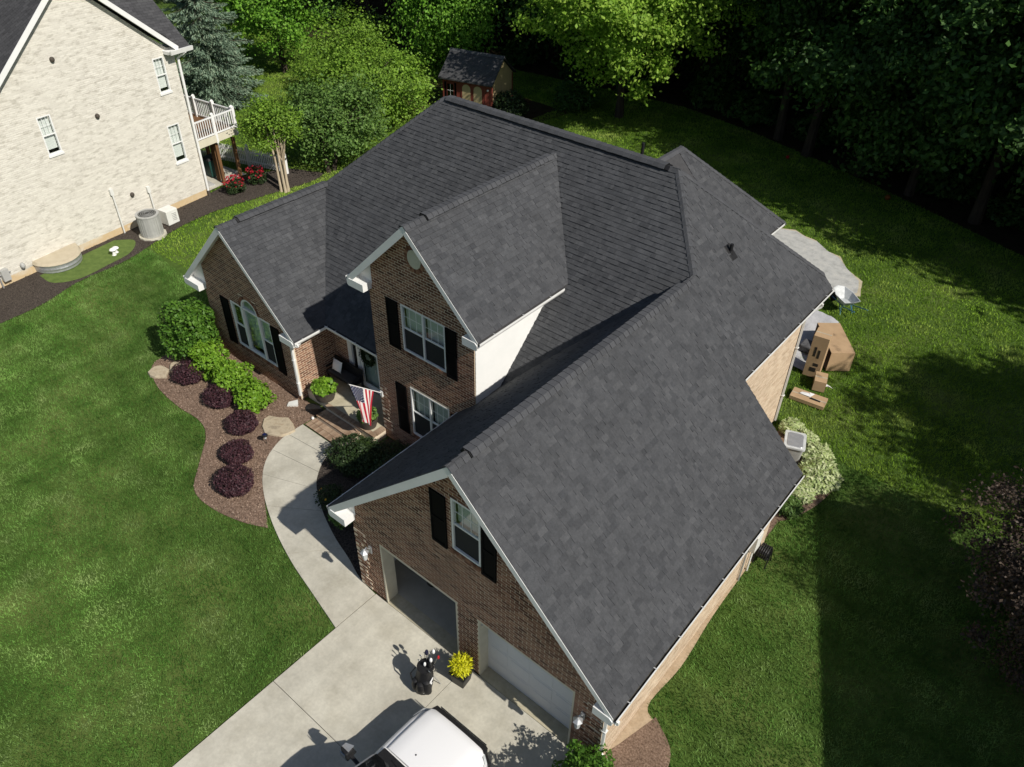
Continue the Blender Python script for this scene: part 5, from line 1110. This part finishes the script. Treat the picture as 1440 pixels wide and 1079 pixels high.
for zc, am, ph in ((.60,.13,.3),(.34,.15,.9)):
    MB().tube([(gel(zc)[0]+.242*math.cos(t),gel(zc)[1]+.232*math.sin(t),zc+am*math.sin(t*2.2+ph)) for t in np.linspace(-1.25,.15,14)], [.012+.014*math.sin(math.pi*q/13) for q in range(14)], 6).build('stripe', 'paper', GB)
MB().tube([(-8.12,6.60,.85),(-8.22,6.52,.6),(-8.16,6.52,.3)], .018, 6).build('strap', 'plastic', GB)
for x, y, dx, dy, h_, m_, r_ in ((-7.90,6.84,.04,.03,1.10,'paper',.036),(-7.83,6.88,.10,.10,1.22,'red',.03),(-7.99,6.84,-.05,.08,1.16,'navy',.045),(-7.92,6.90,.0,.12,1.20,'paper',.036),(-7.84,6.76,.06,.02,1.08,'plastic',.045),(-7.93,6.74,.0,.0,1.02,'paper',.032),(-8.04,6.74,-.07,-.01,1.0,'chrome',.028),(-8.07,6.80,-.08,.02,1.04,'chrome',.028),(-8.05,6.86,-.06,.06,1.06,'chrome',.028),(-7.80,6.70,.07,-.02,1.0,'chrome',.026)):
    cl = MB().tube([(x,y,.86),(x+dx,y+dy,h_)], .009, 6).build('club', 'chrome', GB); MB().ball((x+dx*1.1,y+dy*1.1,h_), (r_,r_*1.1,r_*2.3) if m_ != 'chrome' else (r_*1.6,r_*.5,r_), 12, 8).build('club_head', m_, cl, smooth=True)
MB().lathe((-7.93,6.76,.87), [(.19,0),(.21,.02),(.21,.06),(.17,.06)], 18).build('collar', 'plastic', GB)
MB().bar((-7.93,6.58,.90), (-7.93,6.94,.90), .03, .04).build('divider', 'plastic', GB); MB().bar((-8.1,6.76,.905), (-7.76,6.76,.905), .03, .04).build('divider', 'plastic', GB)
for s in (-1,1): MB().tube([(-7.98+s*.10,6.80,.72),(-7.98+s*.24,7.02,.02)], .010, 6).build('stand_leg', 'steel', GB)
YP = thing('potted_shrub', 'golden yellow spiky shrub in black square pot by garage', 'planter', (-7.42,7.42,0))
cx, cy = -7.42, 7.42; rot = lambda a, b: (cx+(a*math.cos(.12)-b*math.sin(.12)), cy+(a*math.sin(.12)+b*math.cos(.12)))
MB().loop2([(*rot(a*.16,b*.16),.0) for a,b in ((-1,-1),(1,-1),(1,1),(-1,1))], [(*rot(a*.21,b*.21),.40) for a,b in ((-1,-1),(1,-1),(1,1),(-1,1))]).build('pot', 'plastic', YP, bevel=.012)
MB().loop2([(*rot(a*.225,b*.225),.38) for a,b in ((-1,-1),(1,-1),(1,1),(-1,1))], [(*rot(a*.225,b*.225),.42) for a,b in ((-1,-1),(1,-1),(1,1),(-1,1))]).build('rim', 'plastic', YP)
n = 1100; d = unit(rng.normal(size=(n,3))+np.array([0,0,.35])); d = d[d[:,2] > -.45]; P = np.array([cx,cy,.66])+d*rng.uniform(.12,.29,len(d))[:,None]
np_mesh('foliage', leaf_verts(P, .125, .1, .24, tan=d+rng.normal(size=d.shape)*.25), 4, 'leaf_gold', YP); MB().tube([(cx,cy,.36),(cx,cy,.7)], .02, 6).build('stem', 'bark', YP)
def carton(name, label, c, size, rz, mat='card', tape=True, openend=False):
    a, b, h = size[0]/2, size[1]/2, size[2]; cs, sn = math.cos(rz), math.sin(rz); W = lambda x,y,z: (c[0]+x*cs-y*sn, c[1]+x*sn+y*cs, c[2]+z)
    t = thing(name, label, 'box', tuple(c)); w_ = .012
    for (x0,x1,y0,y1,z0,z1) in ((-a,a,-b,-b+w_,0,h),(-a,a,b-w_,b,0,h),(-a,-a+w_,-b+w_,b-w_,0,h))+(() if openend else ((a-w_,a,-b+w_,b-w_,0,h),))+((-a+w_,a-w_,-b+w_,b-w_,h-w_,h-.001),):
        MB().loop2([W(x0,y0,z0),W(x1,y0,z0),W(x1,y1,z0),W(x0,y1,z0)], [W(x0,y0,z1),W(x1,y0,z1),W(x1,y1,z1),W(x0,y1,z1)]).build('panel', mat, t)
    if tape: MB().loop2([W(-a,-.03,h),W(a,-.03,h),W(a,.03,h),W(-a,.03,h)], [W(-a,-.03,h+.002),W(a,-.03,h+.002),W(a,.03,h+.002),W(-a,.03,h+.002)]).build('tape', 'tan', t)
    return t, W
SHF = thing('storage_shelf', 'grey metal storage shelf inside the open garage', 'shelf', (-10.7,10.6,0))
for x in (-11.25,-10.85):
    for y in (9.9,11.4): MB().box(x-.02,x+.02,y-.02,y+.02,0,1.7).build('upright', 'steel', SHF)
for z in (.15,.65,1.15,1.65): MB().box(-11.28,-10.82,9.87,11.43,z,z+.03).build('shelf_board', 'acgrey', SHF)
for y, z, hh, lb in ((10.1,.18,.35,'brown carton on the low shelf in the garage'),(10.9,.68,.32,'brown carton on the middle shelf in the garage')): carton('stored_carton', lb, (-11.05,y,z+.005), (.38,.5,hh), 0)
GC = thing('garage_bin', 'black bin with white bag just inside the open garage', 'bin', (-10.0,9.1,0)); MB().lathe((-10.0,9.1,0), [(.2,0),(.26,.6),(.28,.64),(.24,.64)], 16).build('body', 'plastic', GC, smooth=True); MB().ball((-10.0,9.1,.62), (.22,.22,.13), 12, 7).build('bag', 'paper', GC, smooth=True)

# ---- white pickup
TK = thing('pickup_truck', 'white pickup truck with black mirrors parked on the driveway', 'truck', (-6.28,3.4,0)); tx = -6.28
def loft(secs, name, mat, smooth=True, bevel=0, cap=True):
    mb = MB(); n = len(secs[0][1])
    for y, pr in secs: mb.v += [(tx+x, y, z) for x, z in pr]
    for i in range(len(secs)-1):
        for j in range(n-1): mb.f.append((i*n+j, i*n+j+1, (i+1)*n+j+1, (i+1)*n+j))
    if cap: mb.f.append(tuple(range(n))); mb.f.append(tuple(range(len(secs)*n-1, (len(secs)-1)*n-1, -1)))
    return mb.build(name, mat, TK, smooth=smooth, bevel=bevel)
def bprof(hw, zs, zb=.42):     # fender cross-section, left to right
    L = [(-hw*.96,zb),(-hw,zb+.2),(-hw*1.0,zs-.26),(-hw*.985,zs-.12),(-hw*.93,zs-.04),(-hw*.84,zs)]
    return L+[(-x,z) for x,z in L[::-1]]
loft([(6.02,bprof(.93,.93,.60)),(5.90,bprof(.985,1.00,.52)),(5.6,bprof(1.01,1.04)),(5.0,bprof(1.02,1.07)),(4.6,bprof(1.015,1.09)),(3.9,bprof(1.01,1.10)),(2.6,bprof(1.01,1.10)),(1.6,bprof(1.01,1.10)),(-.1,bprof(1.01,1.12)),(-.4,bprof(.99,1.10))], 'body', 'carpaint')
def hprof(hw, z, cr): 
    xs = [-1,-.97,-.90,-.55,-.2,.2,.55,.90,.97,1]; zz = [-.05,-.012,.012,.030,.040,.040,.030,.012,-.012,-.05]
    return [(hw*a, z+cr*b) for a,b in zip(xs,zz)]
hsec = [(6.10,hprof(.74,1.00,1.4)),(6.05,hprof(.80,1.045,1.4)),(5.9,hprof(.825,1.075,1.3)),(5.5,hprof(.835,1.105,1.2)),(5.1,hprof(.84,1.125,1.2)),(4.78,hprof(.84,1.135,1.2))]
loft(hsec, 'hood', 'carpaint')
for s in (): MB().tube([(tx+s*.60,5.98,1.105),(tx+s*.52,5.4,1.17),(tx+s*.50,4.85,1.19)], [.012,.022,.02], 6).build('hood_crease', 'carpaint', TK, smooth=True)
for s in (-1,1): MB().lathe((tx+s*.22,5.05,1.172), [(.022,0),(.018,.012),(.006,.02)], 8, .8, 1).build('washer_nozzle', 'plastic', TK)
MB().loop2([(tx-.80,6.06,.98),(tx+.80,6.06,.98),(tx+.76,6.06,.62),(tx-.76,6.06,.62)], [(tx-.76,6.24,.93),(tx+.76,6.24,.93),(tx+.72,6.26,.62),(tx-.72,6.26,.62)]).build('grille', 'plastic', TK, bevel=.02)
for i in range(4): MB().box(tx-.68,tx+.68,6.262,6.28,.66+i*.075,.685+i*.075).build('grille_bar', 'chrome', TK)
MB().loop2([(tx-.96,5.85,.30),(tx+.96,5.85,.30),(tx+.92,6.12,.30),(tx+.55,6.34,.30),(tx-.55,6.34,.30),(tx-.92,6.12,.30)], [(tx-.97,5.85,.60),(tx+.97,5.85,.60),(tx+.92,6.14,.60),(tx+.55,6.36,.60),(tx-.55,6.36,.60),(tx-.92,6.14,.60)]).build('bumper', 'plastic', TK, bevel=.03)
for s in (-1,1): MB().loop2([(tx+s*.76,6.03,.72),(tx+s*.95,5.90,.72),(tx+s*.985,5.70,.80),(tx+s*.985,5.70,.94),(tx+s*.93,5.93,.95),(tx+s*.76,6.05,.97)], [(tx+s*.77,6.09,.72),(tx+s*.97,5.96,.72),(tx+s*1.0,5.72,.80),(tx+s*1.0,5.72,.93),(tx+s*.95,5.98,.93),(tx+s*.77,6.10,.95)]).build('headlight', 'clear', TK)
MB().loop2([(tx-.86,4.74,1.12),(tx+.86,4.74,1.12),(tx+.88,4.42,1.14),(tx-.88,4.42,1.14)], [(tx-.84,4.74,1.15),(tx+.84,4.74,1.15),(tx+.86,4.42,1.20),(tx-.86,4.42,1.20)]).build('cowl', 'plastic', TK)
for s in (-.5,.15): MB().bar((tx+s,4.64,1.19), (tx+s+.55,4.56,1.22), .02, .02).build('wiper', 'plastic', TK)
cabp = [(4.55,1.13),(3.75,1.88),(3.4,1.93),(2.1,1.93),(1.85,1.88),(1.75,1.13)]
hw0, hw1 = .95, .74
def cx_(z): return hw0+(hw1-hw0)*(z-1.13)/.8
cab = MB(); cab.loop2([(tx-cx_(z),y,z) for y,z in cabp], [(tx+cx_(z),y,z) for y,z in cabp]); cab.build('cab', 'carpaint', TK, bevel=.05)
def cq(y, z, x, o=.0): return (tx+x, y+o, z+o*1.0)
MB().loop2([cq(4.50,1.19,-.86,.012),cq(4.50,1.19,.86,.012),cq(3.79,1.855,.69,.012),cq(3.79,1.855,-.69,.012)], [cq(4.50,1.19,-.86,.022),cq(4.50,1.19,.86,.022),cq(3.79,1.855,.69,.022),cq(3.79,1.855,-.69,.022)]).build('windshield', mk('windshield_glass', [(.008,.009,.010)], rough=.05, spec=.6), TK)
for s in (-1,1):
    for ya, yb, yc, yd in ((4.25,3.72,3.05,3.05),(2.98,2.98,1.95,2.0)):
        q = [(ya,1.18),(yb,1.82),(yc,1.82),(yd,1.18)]; MB().loop2([(tx+s*(cx_(z)+.004),y,z) for y,z in q], [(tx+s*(cx_(z)+.012),y,z) for y,z in q]).build('side_window', bpy.data.materials['windshield_glass'], TK)
    mr = MB().loop2([(tx+s*1.20,4.02,1.16),(tx+s*1.44,4.06,1.16),(tx+s*1.44,4.24,1.18),(tx+s*1.20,4.30,1.18)], [(tx+s*1.20,4.02,1.44),(tx+s*1.44,4.06,1.44),(tx+s*1.42,4.20,1.42),(tx+s*1.20,4.24,1.42)]).build('mirror', 'plastic', TK, bevel=.03)
    MB().bar((tx+s*.95,4.12,1.22), (tx+s*1.22,4.14,1.25), .07, .07).build('mirror_arm', 'plastic', mr)
    MB().box(tx+s*1.24-.0,tx+s*1.24+s*.17,4.012,4.025,1.20,1.40).build('mirror_glass', 'chrome', mr)
    MB().loop2([(tx+s*1.25,4.27,1.40),(tx+s*1.42,4.20,1.40),(tx+s*1.41,4.10,1.445),(tx+s*1.22,4.10,1.445)], [(tx+s*1.25,4.28,1.42),(tx+s*1.43,4.21,1.42),(tx+s*1.42,4.10,1.46),(tx+s*1.22,4.10,1.46)]).build('mirror_cap', 'steel', mr)
    for y in (5.05,1.0):
        wh = MB().tube([(tx+s*.78,y,.40),(tx+s*1.0,y,.40)], .40, 24).build('wheel', 'rubber', TK); MB().tube([(tx+s*1.001,y,.40),(tx+s*1.012,y,.40)], .25, 16).build('rim', 'chrome', wh)
    MB().bar((tx+s*1.022,3.2,.95), (tx+s*1.022,3.4,.95), .03, .04).build('door_handle', 'plastic', TK)
MB().box(tx-.78,tx+.78,-.2,1.6,1.122,1.14).build('bed_cover', 'plastic', TK)

# ------------------------------------------------------------------ back and side yard things
t1, W1 = carton('tall_carton', 'tall upright cardboard carton leaning against the big open one', (-5.98,25.0,0), (.55,.62,1.75), .15)
for x0,x1,z0,z1 in ((-.1,.12,.25,.42),(-.12,-.04,.9,1.3),(.02,.1,.85,1.2),(-.02,.16,.5,.62)): MB().loop2([W1(x0,-.313,z0),W1(x1,-.313,z0),W1(x1,-.313,z1),W1(x0,-.313,z1)], [W1(x0,-.316,z0),W1(x1,-.316,z0),W1(x1,-.316,z1),W1(x0,-.316,z1)]).build('print', 'ink', t1)
# big opened carton lying as a slanted sleeve
BC = thing('open_carton', 'large tan cardboard carton lying open on the lawn', 'box', (-5.7,26.6,0))
A_ = [(-5.62,25.42),(-4.95,25.98),(-6.15,27.55),(-6.82,27.0)]; hb = .82
for nm, i, j, lo in (('side_panel',0,1,0),('side_panel',1,2,0),('side_panel',2,3,0)):
    (xa,ya),(xb,yb) = A_[i],A_[j]; d = Vector((xb-xa,yb-ya,0)).normalized(); n_ = Vector((-d.y,d.x,0))*.012
    MB().loop2([(xa,ya,0),(xb,yb,0),(xb,yb,hb-.014),(xa,ya,hb-.014)], [(xa+n_.x,ya+n_.y,0),(xb+n_.x,yb+n_.y,0),(xb+n_.x,yb+n_.y,hb-.014),(xa+n_.x,ya+n_.y,hb-.014)]).build(nm, 'card', BC)
MB().loop2([(x,y,hb-.012) for x,y in A_], [(x,y,hb) for x,y in A_]).build('top_panel', 'card', BC)
MB().loop2([(x,y,.005) for x,y in A_], [(x,y,.015) for x,y in A_]).build('bottom_panel', 'card_in', BC)
carton('small_carton', 'small tilted cardboard carton with white paper beside the tall one', (-5.45,24.35,.0), (.42,.62,.42), .3)
carton('flat_carton', 'long flat cardboard carton lying on grass with torn paper', (-5.42,23.35,0), (1.2,.58,.14), .12)
def crumple(label, c, r, n, seed):
    rs = random.Random(seed); mb = MB(); pts = [(c[0]+rs.uniform(-r,r), c[1]+rs.uniform(-r*.5,r*.5), c[2]+rs.uniform(0,r*.3)) for _ in range(n)]
    for i in range(n-2): 
        p, q, s = pts[i], pts[i+1], pts[i+2]; mb.loop2([p,q,s], [(a,b,z+.006) for a,b,z in (p,q,s)])
    tag(mb.build('packing_paper', 'paper', None), label, 'paper')
crumple('crumpled white packing paper beside the small tilted carton', (-5.12,24.35,.10), .26, 9, 3); crumple('torn white packing paper on the flat carton', (-5.55,23.42,.145), .30, 8, 4)
tag(MB().loop2([(-5.35,23.26,.142),(-5.0,23.30,.142),(-5.0,23.36,.142),(-5.35,23.34,.142)],[(-5.35,23.26,.17),(-5.0,23.30,.16),(-5.0,23.36,.16),(-5.35,23.34,.17)]).build('dark_strap', 'plastic', None), 'dark strap lying on the flat carton', 'strap')
# tarp
tp = MB(); n = 16
for i in range(n+1):
    for j in range(n+1):
        s, f = i/n, j/n; x = -8.6+(2.1*s)+(1-f)*.6*s; y = 25.2+f*4.2-s*.5; tp.v.append((x, y, .03+.05*math.sin(s*9+f*4)*math.sin(f*8+s*3)+.04*random.random()))
for i in range(n):
    for j in range(n): q = i*(n+1)+j; tp.f.append((q,q+1,q+n+2,q+n+1))
tag(tp.build('ground_tarp', 'tarp', None, smooth=True), 'crumpled pale grey tarp spread behind the cartons', 'tarp')
tag(MB().box(-6.95,-6.5,25.9,26.45,.06,.35).build('tool_bag', mk('grey_cloth', [(.06,.06,.065),(.12,.12,.125)], scale=12, rough=.9), None, bevel=.06), 'dark grey bag lying on the pale tarp', 'bag')
# wheelbarrow
WB = thing('wheelbarrow', 'grey-trayed wheelbarrow with blue frame on the back lawn', 'wheelbarrow', (-6.75,29.9,0)); o0 = Vector((-6.75,29.9,0)); dv = Vector((-.80,.60,0)).normalized(); sv = Vector((dv.y,-dv.x,0))
Wb = lambda f, s, z: tuple(o0+dv*f+sv*s+Vector((0,0,z)))
rim_ = [(-.45,-.36,.66),(-.5,0,.66),(-.45,.36,.66),(.2,.40,.70),(.62,.26,.76),(.72,0,.78),(.62,-.26,.76),(.2,-.40,.70)]; bot = [(-.25,-.2,.40),(-.27,0,.40),(-.25,.2,.40),(.1,.22,.38),(.28,.14,.38),(.32,0,.38),(.28,-.14,.38),(.1,-.22,.38)]
wbt = MB(); wbt.v = [Wb(*p) for p in rim_]+[Wb(*p) for p in bot]+[Wb(p[0]*.95,p[1]*.94,p[2]-.004) for p in rim_]+[Wb(p[0]*.92,p[1]*.9,p[2]+.02) for p in bot]
for i in range(8): j = (i+1) % 8; wbt.f += [(i,j,8+j,8+i),(16+i,24+i,24+j,16+j),(i,16+i,16+j,j)]
wbt.f += [tuple(range(8,16)), tuple(range(24,32))]; wbt.build('tray', 'clear', WB)
for s in (-1,1):
    MB().tube([Wb(-1.05,s*.30,.62),Wb(-.3,s*.24,.38),Wb(.78,s*.06,.22)], .02, 8).build('handle', 'teal', WB); MB().tube([Wb(-.15,s*.22,.38),Wb(-.28,s*.28,.0),Wb(-.02,s*.24,.36)], .018, 6).build('leg', 'teal', WB)
MB().tube([Wb(.78,-.05,.19),Wb(.78,.05,.19)], .19, 18).build('wheel', 'rubber', WB)
# clear storage bin
CB = thing('storage_bin', 'cloudy clear plastic storage bin standing among variegated plants', 'bin', (-4.65,20.1,0)); c = (-4.65,20.1); a = .35
def rr_(w_, l_, z, n=5, r=.08):
    out = []
    for qx, qy, s0_ in ((1,1,0),(-1,1,1),(-1,-1,2),(1,-1,3)):
        for i in range(n): t = math.pi/2*(s0_+i/(n-1)); x, y = qx*(w_-r)+r*math.cos(t), qy*(l_-r)+r*math.sin(t); out.append((c[0]+x*math.cos(a)-y*math.sin(a), c[1]+x*math.sin(a)+y*math.cos(a), z))
    return out
MB().loop2(rr_(.24,.32,.02), rr_(.30,.38,.74)).build('body', 'acgrey', CB, smooth=True); MB().loop2(rr_(.33,.42,.74), rr_(.33,.42,.80)).build('lid_rim', 'clear', CB); MB().loop2(rr_(.25,.34,.80), rr_(.24,.33,.812)).build('lid', 'steel', CB)
# hose reel and cylinder at the side wall
HR = thing('hose_reel', 'black garden hose reel on the side wall beside meter', 'hose reel', (-3.45,15.6,0)); MB().tube([(-3.62,15.6,.42),(-3.30,15.6,.42)], .12, 12).build('drum', 'plastic', HR)
for i in range(5): MB().tube([(-3.58+i*.06,15.6+.21*math.cos(2*math.pi*j/16),.42+.21*math.sin(2*math.pi*j/16)) for j in range(17)], .022, 6).build('hose_loop', 'plastic', HR)
for x in (-3.64,-3.28): MB().tube([(x,15.4,0),(x,15.6,.66),(x,15.8,0)], .018, 6).build('frame', 'plastic', HR)
tag(MB().ball((-9.06,41.8,.13), .14, 14, 10).build('play_ball', mk('faded_orange', [(.22,.07,.015)], rough=.7), None, smooth=True), 'orange ball lying at the shaded wood edge', 'ball')
tag(MB().ball((-15.3,43.4,.10), .10, 14, 10).build('play_ball', 'red', None, smooth=True), 'red ball lying at the shaded wood edge', 'ball')

# ------------------------------------------------------------------ mulch chips and grass
def scatter(poly, dens, ex=()):
    xs, ys = [p[0] for p in poly], [p[1] for p in poly]; n = int((max(xs)-min(xs))*(max(ys)-min(ys))*dens); x = rng.uniform(min(xs),max(xs),n); y = rng.uniform(min(ys),max(ys),n)
    m = inside(x, y, poly)
    for e in ex: m &= ~inside(x, y, e)
    return x[m], y[m]
for poly, dn, mat, nm in ((bed1,420,'chip','mulch_chips'),(bed2,300,'chip_dark','dark_mulch_chips'),(bed3,160,'chip_dark','neighbour_mulch_chips')):
    x, y = scatter(poly, dn, [moss]); P = np.stack([x,y,rng.uniform(-.008,.022,len(x))],1); o = np_mesh(nm, leaf_verts(P, .065, 1.4, .32), 4, mat); o['kind'] = 'stuff'
rect = lambda a,b,c,d: [(a,c),(b,c),(b,d),(a,d)]
excl = [rect(-10.92,-4.08,-7,7.9), walk_poly, bed1, bed2, bed3, bed4, bed5, rim, forest, rect(-23.8,-5.8,13.3,21.5), rect(-11.5,-3.7,7.8,16.3), rect(lx0,lx1,LY,14), rect(-15.4,-11.2,12.2,14), rect(-14.3,-8.8,21,25.4), rect(-52,-36.5,0,19), [(p.x,p.y) for p in pad_], [(-36.2,34.8),(-30.2,35.2),(-30,41),(-38,41.5)], rect(-18.9,-15.3,10.8,13.4)]
def blades(poly, dens, hgt, wid, nm, mat='grass'):
    x, y = scatter(poly, dens, excl); n = len(x); a = rng.uniform(0,6.283,n); h = hgt*rng.uniform(.6,1.25,n); w_ = wid*rng.uniform(.7,1.3,n); ln = rng.uniform(.2,1.0,n)*h; b = rng.uniform(0,6.283,n)
    B = np.stack([x,y,np.full(n,-.052)],1); s = np.stack([np.cos(a),np.sin(a),np.zeros(n)],1)*(w_/2)[:,None]; T = B+np.stack([np.cos(b)*ln,np.sin(b)*ln,h],1)
    V = np.stack([B-s,B+s,T],1).reshape(-1,3); o = np_mesh(nm, V, 3, mat); o['kind'] = 'stuff'; o['label'] = 'short mown green lawn grass'; return n
ng_ = blades([(-33.5,2.5),(-26,-2.5),(-10.5,-4),(-10.5,12),(-33.5,14)], 800, .085, .022, 'lawn_grass')
ng_ += blades([(-4.3,7),(-2,5.5),(6,9),(5,21),(-9,21)], 750, .085, .022, 'side_lawn_grass')
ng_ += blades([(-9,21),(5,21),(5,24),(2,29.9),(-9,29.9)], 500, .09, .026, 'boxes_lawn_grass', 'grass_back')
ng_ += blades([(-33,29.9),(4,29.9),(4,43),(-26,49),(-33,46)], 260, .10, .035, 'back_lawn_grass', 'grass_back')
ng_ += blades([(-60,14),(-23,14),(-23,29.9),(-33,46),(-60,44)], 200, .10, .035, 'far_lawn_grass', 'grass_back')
print('blades', ng_, 'tris', sum(len(m.polygons) for m in bpy.data.meshes))
